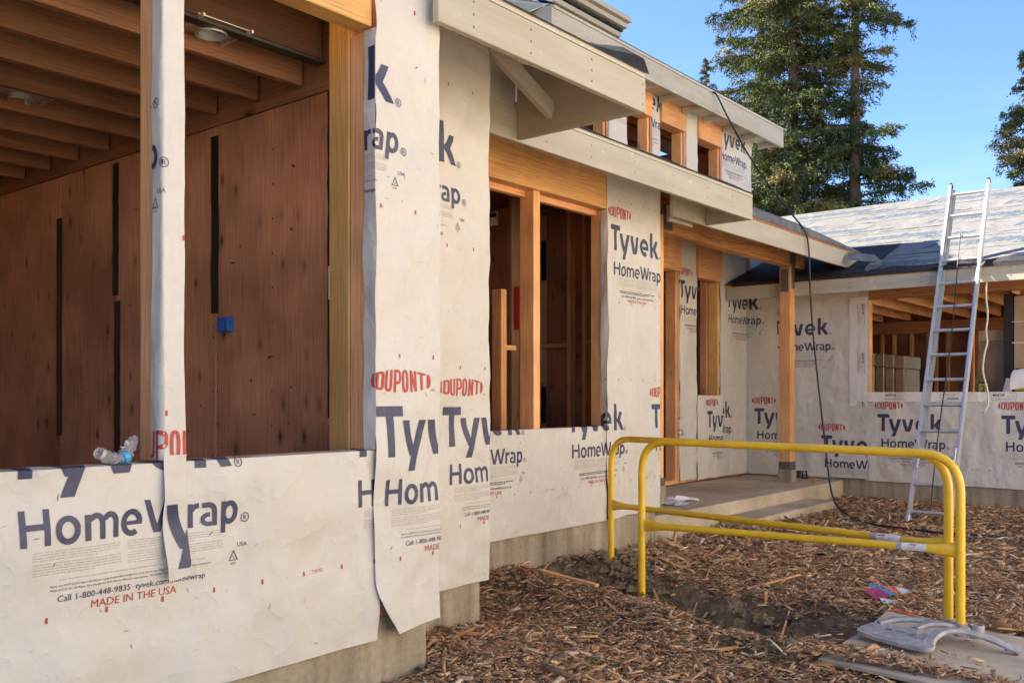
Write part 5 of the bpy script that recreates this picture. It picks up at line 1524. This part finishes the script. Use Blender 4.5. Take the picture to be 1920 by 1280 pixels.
TUBE = 0.0225
def round_path(pts, rad, n=8):
    out = [pts[0]]
    for i in range(1, len(pts) - 1):
        a, b, c = pts[i - 1], pts[i], pts[i + 1]
        u = (a - b).normalized(); v = (c - b).normalized()
        for k in range(n + 1):
            t = k / n
            p = (b + u * rad) * (1 - t) ** 2 + b * 2 * t * (1 - t) + (b + v * rad) * t * t
            # closer to a circular bend
            p = p + ((b + (u + v).normalized() * rad * 0.42) - p) * 0.06 * math.sin(math.pi * t)
            out.append(p)
    out.append(pts[-1]); return out
def barrier(label, L, R, ztopL, ztopR, zl, zr, zmL, zmR, stickers):
    t = thing('safety_barrier', label, 'barrier', R.copy(), 'yellow tube barriers')
    a = Vector((L.x, L.y, zl)); b = Vector((L.x, L.y, ztopL)); c = Vector((R.x, R.y, ztopR)); d = Vector((R.x, R.y, zr))
    path = round_path([a, b, c, d], 0.19)
    dense = []
    for i in range(len(path) - 1):
        k = max(1, int((path[i + 1] - path[i]).length / 0.15))
        dense += [path[i].lerp(path[i + 1], q / k) for q in range(k)]
    dense.append(path[-1])
    MB().tube(dense, TUBE, 16).build('tube_frame', 'yellow_paint', t)
    p, q = Vector((L.x, L.y, zmL)), Vector((R.x, R.y, zmR)); dv = (q - p).normalized()
    ks = [0.0, 0.028, 0.06, 0.12, 0.17]; Lm = (q - p).length
    pts = [p + dv * k for k in ks] + [p + dv * Lm * k for k in (0.3, 0.5, 0.7)] + [q - dv * k for k in reversed(ks)]
    fl = [(1.75, 0.45), (1.7, 0.5), (1.45, 0.7), (1.1, 0.95), (0.92, 0.92)] + [(0.92, 0.92)] * 3 + [(0.92, 0.92), (1.1, 0.95), (1.45, 0.7), (1.7, 0.5), (1.75, 0.45)]
    MB().tube(pts, TUBE, 16, flat=fl).build('mid_rail', 'yellow_paint', t)
    m = MB()
    for f0, f1, mi in stickers:
        aa = p.lerp(q, f0); bb = p.lerp(q, f1)
        n = 10; vs = []
        sd = dv.cross(Vector((0, 0, 1))).normalized()
        if sd.dot(Vector((cA, sA, 0))) > 0: sd = -sd
        for w_ in (aa, bb):
            for k in range(n + 1):
                an = math.radians(-50 + 120 * k / n)
                vs.append(w_ + (sd * math.cos(an) + Vector((0, 0, 1)) * math.sin(an)) * (TUBE * 0.92 + 0.0008))
        m.add(vs, [(k, k + 1, n + 2 + k, n + 1 + k) for k in range(n)], mi, True)
    f0 = stickers[-2][0]
    for q_, (g0, g1, a0, a1, mi) in enumerate(((0.002, 0.020, 28, 46, 2), (0.002, 0.022, 10, 14, 3), (0.002, 0.018, 0, 4, 3), (0.028, 0.040, 8, 14, 3), (0.0, 0.019, -14, -10, 3))):
        vs = []
        for w_ in (p.lerp(q, f0 + g0), p.lerp(q, f0 + g1)):
            for k in range(5):
                an = math.radians(a0 + (a1 - a0) * k / 4)
                vs.append(w_ + (sd * math.cos(an) + Vector((0, 0, 1)) * math.sin(an)) * (TUBE * 0.92 + 0.0014))
        m.add(vs, [(k, k + 1, 6 + k, 5 + k) for k in range(4)], mi, True)
    m.build('rail_sticker', ['paper_white', 'ink_blue', 'ink_red', 'ink_grey'], t)
    return t
fr = W(2.222, 4.625); fl_ = W(0.806, 5.80)
b1 = barrier('front yellow tube barrier, its near post standing at the trench rim', fl_, fr, 0.988 - 0.012, 0.962, -0.36, SHEET_Z + 0.055, 0.452, 0.487, ((0.835, 0.848, 3), (0.849, 0.868, 0), (0.869, 0.893, 0), (0.894, 0.915, 0)))
rr_ = W(2.205, 4.715); rl_ = W(0.723, 6.80)
b2 = barrier('rear yellow tube barrier running to the foundation of the middle bay', rl_, rr_, 0.945, 0.955, -0.15, SHEET_Z + 0.055, 0.462, 0.50, ((0.83, 0.845, 3), (0.846, 0.875, 0), (0.876, 0.90, 0)))
m = MB()
for k, (dx, dz) in enumerate(((0, 0), (0.012, 0), (-0.012, 0.004), (0.004, 0.012), (-0.006, -0.01))):
    c = W(0.806 + dx, 5.80 - TUBE - 0.0005, 0.0 + dz + 0.025)
    m.box(c.x - 0.003, c.x + 0.003, c.y - 0.003, c.y + 0.003, c.z - 0.005, c.z + 0.006)
m.build('stamp_mark', 'rust_mark', b1)

# ================================================================== SMALL THINGS
# crushed bottle on the window sill
S_ = PX(232, 864, Y=YA + 0.05); 
bt = thing('plastic_bottle', 'crushed clear plastic bottle with a blue label on the near window sill', 'bottle', (S_.x, S_.y, 1.045))
q = [PX(186, 849, Y=YA + 0.02), PX(192, 852, Y=YA + 0.025), PX(203, 857, Y=YA + 0.03), PX(214, 860, Y=YA + 0.04), PX(226, 858, Y=YA + 0.045), PX(236, 850, Y=YA + 0.05), PX(243, 838, Y=YA + 0.055), PX(250, 826, Y=YA + 0.06), PX(256, 819, Y=YA + 0.06)]
MB().tube(smooth(q, 3), 0.02, 12, rr=[0.017] * 4 + [0.018 + 0.004 * math.sin(i * 1.7) for i in range(14)] + [0.021, 0.019, 0.018, 0.016, 0.012, 0.010, 0.010][:7], flat=[(1, 1)] * 6 + [(1.1 + 0.25 * math.sin(i * 2.1), 0.75 + 0.2 * math.cos(i * 1.3)) for i in range(19)]).build('bottle_body', 'clear_plastic', bt)
nk = MB(); nk.tube([q[0] - (q[1] - q[0]) * 0.2, q[0] + (q[1] - q[0]) * 0.35], 0.0185, 14, cap=False); nk.tube([q[0] + (q[1] - q[0]) * 0.2, q[0] + (q[1] - q[0]) * 0.5], 0.0205, 14, cap=False)
nk.build('bottle_neck', 'film', bt)
MB().tube([PX(230, 859, Y=YA + 0.043), PX(235, 857, Y=YA + 0.045), PX(239, 854, Y=YA + 0.048)], 0.0185, 12, cap=False, flat=[(1.15, 0.8)] * 3).build('bottle_label', 'wrapper_blue', bt)
# recessed lights between the joists
for (pxx, pyy, lab) in ((396, 66, 'recessed ceiling light with a square tray, nearest the window head'), (37, 190, 'recessed ceiling light deep in the dark joists at the far left')):
    c = PX(pxx, pyy, Z=2.64)
    t = thing('ceiling_light', lab, 'ceiling light', (c.x, c.y, 2.64), 'recessed ceiling lights')
    m = MB().box(c.x - 0.11, c.x + 0.11, c.y - 0.09, c.y + 0.09, 2.665, 2.668); m.build('mounting_plate', 'aluminium_dull', t)
    m = MB(); m.tube([(c.x, c.y, 2.64), (c.x, c.y, 2.78)], 0.05, 18, cap=False); m.tube([(c.x, c.y, 2.638), (c.x, c.y, 2.645)], 0.06, 18, cap=False)
    m.build('lamp_can', 'aluminium', t)
    m = MB(); m.tube([(c.x, c.y, 2.70), (c.x, c.y, 2.72), (c.x, c.y, 2.73)], 0.05, 12, rr=[0.02, 0.038, 0.046]); m.build('reflector', 'film', t)
    m = MB().bar((c.x - 0.105, c.y - 0.12, 2.655), (c.x - 0.105, c.y + 0.14, 2.655), 0.008, 0.012).bar((c.x + 0.105, c.y - 0.12, 2.655), (c.x + 0.105, c.y + 0.14, 2.655), 0.008, 0.012)
    m.build('hanger_bar', 'aluminium_dull', t)
# bits on the porch slab
c = PX(1496, 895, Z=0.21)
m = MB(); m.tube([(c.x, c.y, 0.212), (c.x, c.y, 0.30)], 0.04, 14, rr=[0.036, 0.042]); m.build('black_cup', 'black_rubber', None, loc=c, label='small black plastic cup on the slab beside the porch post', cat='cup')
c = PX(1509, 897, Z=0.21)
m = MB().box(c.x - 0.02, c.x - 0.005, c.y - 0.035, c.y + 0.035, 0.212, 0.222).box(c.x - 0.02, c.x - 0.005, c.y - 0.035, c.y - 0.02, 0.223, 0.31).box(c.x - 0.02, c.x - 0.005, c.y + 0.02, c.y + 0.035, 0.223, 0.31).box(c.x - 0.02, c.x - 0.005, c.y - 0.019, c.y + 0.019, 0.255, 0.268).box(c.x - 0.02, c.x - 0.005, c.y - 0.019, c.y + 0.019, 0.295, 0.31)
m.build('black_bracket', 'black_rubber', None, loc=c, label='small black open bracket standing on the slab beside the cup', cat='bracket')
c = PX(1527, 904, Z=0.21)
MB().box(c.x - 0.02, c.x + 0.02, c.y - 0.022, c.y + 0.022, 0.211, 0.262, 0.003).build('wood_block', 'yellow_2', None, loc=c, label='tiny pale wood block on the slab right of the black bracket', cat='wood block')
def crumple(name, label, cat, c, sx, sy, h, mat, seed, rot=0.0):
    r = random.Random(seed); n = 9; vs = []
    for i in range(n):
        for j in range(n):
            u, v = i / (n - 1) - 0.5, j / (n - 1) - 0.5
            x = (u + r.uniform(-0.04, 0.04)) * sx; y = (v + r.uniform(-0.04, 0.04)) * sy
            z = max(0.004, h * (1 - (abs(u) * 1.6) ** 2) * (1 - (abs(v) * 1.6) ** 2) * r.uniform(0.35, 1.0))
            vs.append((c.x + x * math.cos(rot) - y * math.sin(rot), c.y + x * math.sin(rot) + y * math.cos(rot), c.z + z))
    fs = [(i * n + j, (i + 1) * n + j, (i + 1) * n + j + 1, i * n + j + 1) for i in range(n - 1) for j in range(n - 1)]
    m = MB(); m.add(vs, fs); return m.build(name, mat, None, loc=c, label=label, cat=cat)
crumple('plastic_bag', 'flattened grey plastic bag at the near edge of the porch slab', 'plastic bag', PX(1252, 944, Z=0.212), 0.30, 0.42, 0.05, 'film', 3, 0.3)
crumple('plastic_bag', 'crumpled white plastic sleeve beside the flattened bag on the porch slab', 'plastic bag', PX(1276, 938, Z=0.212), 0.16, 0.34, 0.06, 'paper_white', 8, 0.9)
# snack wrapper
c = PX(1655, 1118, Z=0.03)
wt = thing('snack_wrapper', 'torn pink and blue snack wrapper on the mulch between the barrier posts', 'wrapper', c)
def patch(mm, lat0, lat1, d0, d1, z, dz):
    k = lambda a, b, zz: W(a, b, zz)
    mm.prism([k(lat0, d0, z), k(lat1, d0 - 0.01, z + dz), k(lat1, d1 - 0.01, z + dz * 1.3), k(lat0, d1, z + 0.02)], (0, 0, 0.002))
cl, cdp = c.x * sA - c.y * cA, c.x * cA + c.y * sA
m = MB(); patch(m, cl - 0.085, cl - 0.005, cdp - 0.12, cdp + 0.09, 0.035, 0.03); m.build('wrapper_side', 'wrapper_pink', wt)
m = MB(); patch(m, cl - 0.03, cl + 0.035, cdp - 0.10, cdp + 0.16, 0.055, 0.012); m.build('wrapper_side', 'wrapper_blue', wt)
m = MB(); patch(m, cl + 0.036, cl + 0.10, cdp - 0.02, cdp + 0.10, 0.06, 0.004); m.build('wrapper_side', 'wrapper_orange', wt)
m = MB(); patch(m, cl - 0.07, cl + 0.03, cdp - 0.20, cdp - 0.125, 0.03, 0.004); patch(m, cl + 0.101, cl + 0.16, cdp - 0.03, cdp + 0.06, 0.055, 0.01); m.build('wrapper_side', 'film', wt)
# weeds in the trench
for k, (x, y) in enumerate(((1382, 1152), (1404, 1142), (1443, 1145), (1118, 1248), (1160, 1252))):
    c = PX(x, y, Z=-0.10 if k < 3 else 0.05)
    lab = ['leftmost of three tiny green weeds on the trench soil', 'middle and largest of three tiny green weeds on the trench soil', 'right tiny green weed under a leaning chip in the trench', 'small yellow-green leaf sprout in the near mulch', 'bright green sprout in the near mulch, right of its twin'][k]
    t = thing('weed', lab, 'weed', c, 'weeds on bare soil')
    c = Vector((c.x, c.y, float(ground_h(c.x, c.y)) + (0.0 if k < 3 else 0.025)))
    me_ = MB(); me_.add([(0, 0, 0.0), (0.014, 0.007, 0.012), (0.036, 0.0, 0.014), (0.014, -0.007, 0.011)], [(0, 1, 2, 3)])
    me_ = me_.mesh('leaf')
    for j in range(5):
        o = link_mesh('leaf', me_, 'leaf_weed', t, c + Vector((0, 0, 0.006)))
        o.rotation_euler = (0, random.uniform(-0.7, 0.1), j * 1.3 + random.uniform(-0.3, 0.3))
    MB().tube([c, c + Vector((0, 0, 0.02))], 0.003, 5).build('stem', 'leaf_weed', t)
# long splinters and sticks that read one by one
sticks = [((1650, 922), (1712, 888), 0.03, 0.012), ((1262, 1060), (1352, 1020), 0.06, 0.010), ((1255, 1130), (1290, 1075), -0.05, 0.007), ((1300, 1125), (1330, 1085), -0.05, 0.006), ((1225, 1100), (1252, 1125), -0.04, 0.014),
          ((1432, 1172), (1436, 1130), -0.06, 0.012), ((1448, 1185), (1480, 1150), -0.05, 0.007), ((1533, 1105), (1575, 1150), 0.0, 0.009), ((1572, 1108), (1648, 1098), 0.03, 0.010), ((1010, 1100), (1120, 1122), 0.05, 0.022),
          ((680, 1238), (760, 1205), 0.10, 0.009), ((1900, 1210), (1925, 1212), 0.06, 0.010), ((1400, 1092), (1500, 1080), 0.03, 0.013), ((845, 1195), (890, 1175), 0.10, 0.012)]
for i, ((x0, y0), (x1, y1), z, r) in enumerate(sticks):
    a, b = PX(x0, y0, Z=z), PX(x1, y1, Z=z)
    a.z = float(ground_h(a.x, a.y)) + 0.025; b.z = float(ground_h(b.x, b.y)) + 0.045
    m = MB().bar(a, b, r * 1.6, r * 0.8, c=0.002)
    m.build('wood_splinter', ['fir_0', 'brown_0', 'yellow_0'][i % 3], None, loc=(a + b) / 2, group='long wood splinters on the mulch',
            label=['long pale splinter lying by the wing foundation', 'long splinter lying across the far lip of the trench', 'thin bent splinter standing in the trench', 'short thin splinter beside the trench twig', 'brown stake of wood sunk in the trench wall',
                   'upright strip of bark at the trench bottom', 'thin twig leaning at the right end of the trench', 'dark twig on the right lip of the trench', 'brown strip of wood behind the snack wrapper', 'broad grey-brown lath at the foundation beside the trench',
                   'thin stick against the near foundation corner', 'short dark strip on the plywood by the picture edge', 'broad strip of wood on the mulch beyond the trench', 'dark strip of bark by the second bay foundation'][i], cat='wood splinter')

# ================================================================== MULCH
def make_chips(n, lat_rng, d_rng, scale, seed, power=1.0):
    g = np.random.default_rng(seed)
    d = d_rng[0] + (d_rng[1] - d_rng[0]) * g.random(n) ** power
    lat = (lat_rng[0] + (lat_rng[1] - lat_rng[0]) * g.random(n)) * d
    x = d * cA + lat * sA; y = d * sA - lat * cA
    wall = np.where(x < 2.87, YA + 0.02, np.where(x < 3.80, YB + 0.02, np.where(x < 7.05, YC + 0.02, 4.18)))
    ok = (y < wall) & (x < XE + 0.01)
    ok &= ~((x > 8.23) & (x < 10.42) & (y > 3.82))
    # the plywood stays clear but for its ragged edges
    rel = np.stack([lat, d], -1) - A_
    u = rel @ eu; v = rel @ ev
    ins = (u > 0.035) & (v > 0.02) & (v < 1.22) & (u < 0.86 + 0.2 * v + g.normal(0, 0.05, n))
    ok &= ~(ins & (g.random(n) > 0.012))
    # trench: bare soil, few chips
    ab = T1 - T0; L = np.hypot(*ab); q = np.stack([lat, d], -1)
    t = ((q - T0) @ ab) / (L * L); tc = np.clip(t, 0, 1); near = T0 + tc[:, None] * ab
    side_ = (q - T0) @ (np.array([ab[1], -ab[0]]) / L)
    dist = np.hypot(*(q - near).T)
    bare = (dist < np.where(side_ > 0, 0.16, 0.72 - 0.14 * tc) * g.uniform(0.82, 1.12, n)) 
    bare |= (np.hypot(lat - 0.72, d - 6.75) < 0.30)
    keep = np.where(dist < 0.25, 0.04, 0.10)
    ok &= ~(bare & (g.random(n) > keep))
    ok &= ~((side_ > 0) & (np.abs(lat - 2.2) < 0.02) & (np.abs(d - 4.65) < 0.05))
    x, y, u, v, ins = x[ok], y[ok], u[ok], v[ok], ins[ok]
    n = len(x)
    onsheet = (u > 0) & (u < 1.12) & (v > 0) & (v < 1.25)
    L = np.clip(g.lognormal(math.log(0.040), 0.55, n), 0.012, 0.16) * scale
    Wd = np.clip(L * g.uniform(0.08, 0.34, n), 0.004, 0.026 * scale)
    T = g.uniform(0.002, 0.006, n) * scale
    yaw = g.uniform(0, math.pi * 2, n); pit = g.normal(0, 0.20, n); rol = g.normal(0, 0.35, n)
    z = ground_h(x, y) + g.uniform(0.0, 0.028, n) * (1 if scale < 1.5 else 1.2) + np.abs(np.sin(pit)) * L * 0.3
    z = np.where(onsheet, SHEET_Z + 0.012 + g.uniform(0, 0.02, n), z)
    # eight corners, the far end narrowed and bent
    cx = np.array([-1, -1, -1, -1, 1, 1, 1, 1]) * 0.5
    cy = np.array([-1, 1, 1, -1, -1, 1, 1, -1]) * 0.5
    cz = np.array([0, 0, 1, 1, 0, 0, 1, 1.0])
    tap = 1 - (cx[None] + 0.5) * g.uniform(0, 0.75, n)[:, None]
    X = cx[None] * L[:, None] + g.normal(0, 0.05, (n, 8)) * L[:, None]
    Y = cy[None] * Wd[:, None] * tap + g.normal(0, 0.08, (n, 8)) * Wd[:, None]
    Z = cz[None] * T[:, None] + g.normal(0, 0.02, (n, 8)) * Wd[:, None]
    c1, s1 = np.cos(rol)[:, None], np.sin(rol)[:, None]
    Y, Z = Y * c1 - Z * s1, Y * s1 + Z * c1
    c2, s2 = np.cos(pit)[:, None], np.sin(pit)[:, None]
    X, Z = X * c2 - Z * s2, X * s2 + Z * c2
    c3, s3 = np.cos(yaw)[:, None], np.sin(yaw)[:, None]
    X, Y = X * c3 - Y * s3, X * s3 + Y * c3
    V = np.stack([X + x[:, None], Y + y[:, None], Z + z[:, None]], -1)
    fq = np.array([[3, 2, 6, 7], [0, 3, 7, 4], [1, 5, 6, 2], [0, 1, 2, 3], [4, 7, 6, 5]])
    F = (fq[None] + (np.arange(n) * 8)[:, None, None]).reshape(-1, 4)
    mi = g.choice(6, n, p=[0.34, 0.25, 0.115, 0.035, 0.15, 0.11])
    return V.reshape(-1, 3), F, np.repeat(mi, 5)
packs = [make_chips(52000, (-0.22, 0.80), (3.0, 7.2), 0.80, 1), make_chips(42000, (-0.1, 0.75), (3.2, 7.4), 0.45, 2), make_chips(28000, (0.05, 0.75), (6.6, 12.5), 1.25, 3, 0.9), make_chips(7000, (-0.9, 1.1), (1.5, 13), 1.6, 4)]
Vs, Fs, Ms, o0 = [], [], [], 0
for V, F, mi in packs:
    Vs.append(V); Fs.append(F + o0); Ms.append(mi); o0 += len(V)
Vs = np.concatenate(Vs); Fs = np.concatenate(Fs); Ms = np.concatenate(Ms)
me = bpy.data.meshes.new('wood_chip_mulch')
me.vertices.add(len(Vs)); me.vertices.foreach_set('co', Vs.ravel().astype(np.float32))
me.loops.add(Fs.size); me.loops.foreach_set('vertex_index', Fs.ravel().astype(np.int32))
me.polygons.add(len(Fs)); me.polygons.foreach_set('loop_start', np.arange(0, Fs.size, 4, dtype=np.int32))
try: me.polygons.foreach_set('loop_total', np.full(len(Fs), 4, np.int32))
except Exception: pass
me.polygons.foreach_set('material_index', Ms.astype(np.int32))
me.update(calc_edges=True)
o = link_mesh('wood_chip_mulch', me, ['chip_%d' % i for i in range(6)], None, (0, 0, 0))
props(o, 'reddish brown wood chip mulch covering the courtyard', kind='stuff')

# clods of soil on the trench banks
m = MB(); r_ = random.Random(21)
for i in range(1500):
    t = r_.random(); b_ = T0 + (T1 - T0) * t
    ang = r_.uniform(0, 6.28); rad = abs(r_.gauss(0, 0.26))
    lat, d = b_[0] + rad * math.cos(ang) + 0.08, b_[1] + rad * math.sin(ang) + 0.10
    if i % 4 == 0: lat, d = 0.72 + r_.gauss(0, 0.18), 6.65 + r_.gauss(0, 0.2)
    w_ = W(lat, d); s = r_.uniform(0.005, 0.014) + 0.045 * r_.random() ** 4
    if w_.y > YC or lat * 1.0 > 1.75: continue
    z = float(ground_h(w_.x, w_.y))
    vs = [Vector(v) * s * r_.uniform(0.7, 1.2) for v in ((1, 0, 0), (-1, 0, 0), (0, 1, 0), (0, -1, 0), (0, 0, 0.8), (0, 0, -0.6))]
    m.add([v + Vector((w_.x, w_.y, z + s * 0.3)) for v in vs], [(0, 2, 4), (2, 1, 4), (1, 3, 4), (3, 0, 4), (2, 0, 5), (1, 2, 5), (3, 1, 5), (0, 3, 5)])
o = m.build('soil_clods', 'soil', None, loc=(0, 0, 0)); props(o, 'loose dark clods of soil along the trench', kind='stuff')

# ================================================================== TREES
def conifer(label, lat, d, height, z_lo, z_hi, prof, nb, seed, density=1.0, droop=0.25, gold=0.25, skip=None):
    base_ = W(lat, d, -0.3)
    t = thing('conifer_tree', label, 'tree', base_, 'tall conifers behind the house')
    r = np.random.default_rng(seed); rr = random.Random(seed)
    tk = MB()
    pts = [base_ + Vector((0.08 * math.sin(z * 0.4 + seed), 0.08 * math.cos(z * 0.3 + seed), z)) for z in np.linspace(0, height, 16)]
    tk.tube(pts, 0.3, 9, rr=[0.235 * (1 - 0.93 * z / height) + 0.015 for z in np.linspace(0, height, 16)])
    limbs = MB()
    LV, LM = [], []
    for i in range(nb):
        z = z_lo + (z_hi - z_lo) * (i + rr.random()) / nb
        R = prof(z) * rr.uniform(0.45, 1.12)
        if R < 0.1: continue
        az = rr.uniform(0, 2 * math.pi)
        if skip and skip(z, az, rr): continue
        up0 = rr.uniform(-0.10, 0.25)
        c0 = base_ + Vector((0, 0, z + 0.3))
        dirv = Vector((math.cos(az), math.sin(az), 0))
        sidev = Vector((-math.sin(az), math.cos(az), 0))
        bp = []
        for k in range(6):
            s = k / 5
            bp.append(c0 + dirv * R * s + Vector((0, 0, R * (up0 * s - droop * s * s + 0.16 * s ** 4))) + sidev * R * 0.08 * math.sin(3 * s + i))
        limbs.tube(bp, 0.03, 5, rr=[0.035 * (1 - 0.85 * s / 5) * (0.5 + R / 3) for s in range(6)], cap=False)
        g_branch = rr.random()
        ns = int(max(6, R * 13) * density)
        for q_ in range(ns):
            s = 0.06 + 0.94 * (q_ + rr.random()) / ns
            f = s * 5; k = min(4, int(f)); p = bp[k].lerp(bp[k + 1], f - k)
            tl = (0.30 + 0.35 * rr.random()) * (1.2 - 0.5 * s) * min(1.1, R)
            sgn = rr.choice((-1, 1))
            tw = (sidev * sgn * rr.uniform(0.35, 1.0) + dirv * rr.uniform(0.2, 0.9) + Vector((0, 0, rr.uniform(-0.45, 0.15)))).normalized()
            nl = int(40 * density)
            tt_ = r.random(nl)
            P = np.array(p)[None] + np.array(tw)[None] * (tt_ * tl)[:, None] + r.normal(0, 0.045, (nl, 3)) - np.array([0, 0, 1])[None] * (tt_ ** 2 * tl * 0.25)[:, None]
            D = np.array(tw)[None] * 0.9 + r.normal(0, 0.5, (nl, 3)); D[:, 2] -= 0.45
            D /= np.linalg.norm(D, axis=1)[:, None]
            B = np.cross(D, r.normal(0, 1, (nl, 3))); B /= np.linalg.norm(B, axis=1)[:, None] + 1e-9
            ln = r.uniform(0.06, 0.15, nl)[:, None]; wd = r.uniform(0.011, 0.024, nl)[:, None]
            quad = np.stack([P - B * wd * 0.4, P + D * ln * 0.5 - B * wd, P + D * ln, P + D * ln * 0.5 + B * wd], 1)
            LV.append(quad)
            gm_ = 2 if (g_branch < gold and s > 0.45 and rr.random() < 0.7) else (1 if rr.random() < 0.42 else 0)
            LM.append(np.full(nl, gm_))
    V = np.concatenate(LV).reshape(-1, 3) - np.array(base_)
    M_ = np.concatenate(LM); n = len(M_)
    me = bpy.data.meshes.new('foliage')
    me.vertices.add(len(V)); me.vertices.foreach_set('co', V.ravel().astype(np.float32))
    me.loops.add(4 * n); me.loops.foreach_set('vertex_index', np.arange(4 * n, dtype=np.int32))
    me.polygons.add(n); me.polygons.foreach_set('loop_start', np.arange(0, 4 * n, 4, dtype=np.int32))
    me.polygons.foreach_set('material_index', M_.astype(np.int32))
    me.update(calc_edges=True)
    tk.build('trunk', 'bark', t)
    lb = limbs.build('limbs', 'bark', t); lb['kind'] = 'stuff'
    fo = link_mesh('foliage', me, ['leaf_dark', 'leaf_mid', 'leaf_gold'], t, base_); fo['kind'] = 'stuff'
    return t
def u_of(px): return (px - 960) / FPX
conifer('tallest dark conifer, its crown running out of the top of the picture', u_of(1487) * 30, 30, 24, 3.5, 20, lambda z: 2.55 * (1 - max(0, z - 6) / 26), 260, 1, 1.0, 0.30, 0.15)
conifer('thin conifer at the left edge of the group, upswept limbs', u_of(1428) * 33, 33, 24, 4.5, 20, lambda z: 2.2 * (1 - max(0, z - 8) / 28), 160, 2, 0.95, 0.18, 0.15)
conifer('open golden-green conifer with bare upper trunk, right of the tallest', u_of(1606) * 29, 29, 22, 3.5, 17, lambda z: (2.3 if z < 9.5 else (0.55 if z < 10.6 else 1.45)) * (0.85 + 0.2 * math.sin(2.1 * z)), 175, 3, 1.0, 0.34, 0.26, skip=lambda z, az, r: z > 9.5 and r.random() < 0.35)
conifer('conifer cut off by the right edge of the picture', u_of(1932) * 30, 30, 13.5, 4, 12.5, lambda z: 2.2 * max(0.0, (13.2 - z) / 7.0) ** 0.8 if z > 6 else 2.1, 90, 4, 1.0, 0.20, 0.2)
conifer('small far conifer peeping over the clerestory roof', u_of(1324) * 52, 52, 20.3, 9, 20.0, lambda z: 1.5 * max(0.11, (20.6 - z) / 6), 90, 5, 0.9, 0.2, 0.2)
conifer('lower conifer filling the gap behind the clerestory end', u_of(1455) * 27, 27, 9.3, 3.0, 8.8, lambda z: 2.0 * max(0.05, (9.6 - z) / 4.5) ** 0.6 if z > 5 else 2.0, 110, 6, 1.0, 0.25, 0.2)
# shrub that shows through the wing's back opening
sh = thing('leafy_shrub', 'sunlit yellow-green shrub seen through the back of the wing', 'shrub', (17.5, 3.9, 0))
m = MB(); r_ = random.Random(31)
for i in range(900):
    p = Vector((17.5 + r_.gauss(0, 0.6), 3.9 + r_.gauss(0, 0.7), r_.uniform(0.2, 3.2)))
    a = Vector((r_.gauss(0, 1), r_.gauss(0, 1), r_.gauss(0, 1))).normalized() * 0.09; b = a.cross(Vector((r_.gauss(0, 1), r_.gauss(0, 1), r_.gauss(0, 1)))).normalized() * 0.045
    m.add([p - a, p - b, p + a, p + b], [(0, 1, 2, 3)])
o = m.build('foliage', 'leaf_shrub', sh); o['kind'] = 'stuff'
MB().tube([(17.5, 3.9, -0.1), (17.52, 3.88, 1.2), (17.5, 3.9, 2.6)], 0.04, 6, rr=[0.05, 0.035, 0.012]).build('stem', 'bark', sh)
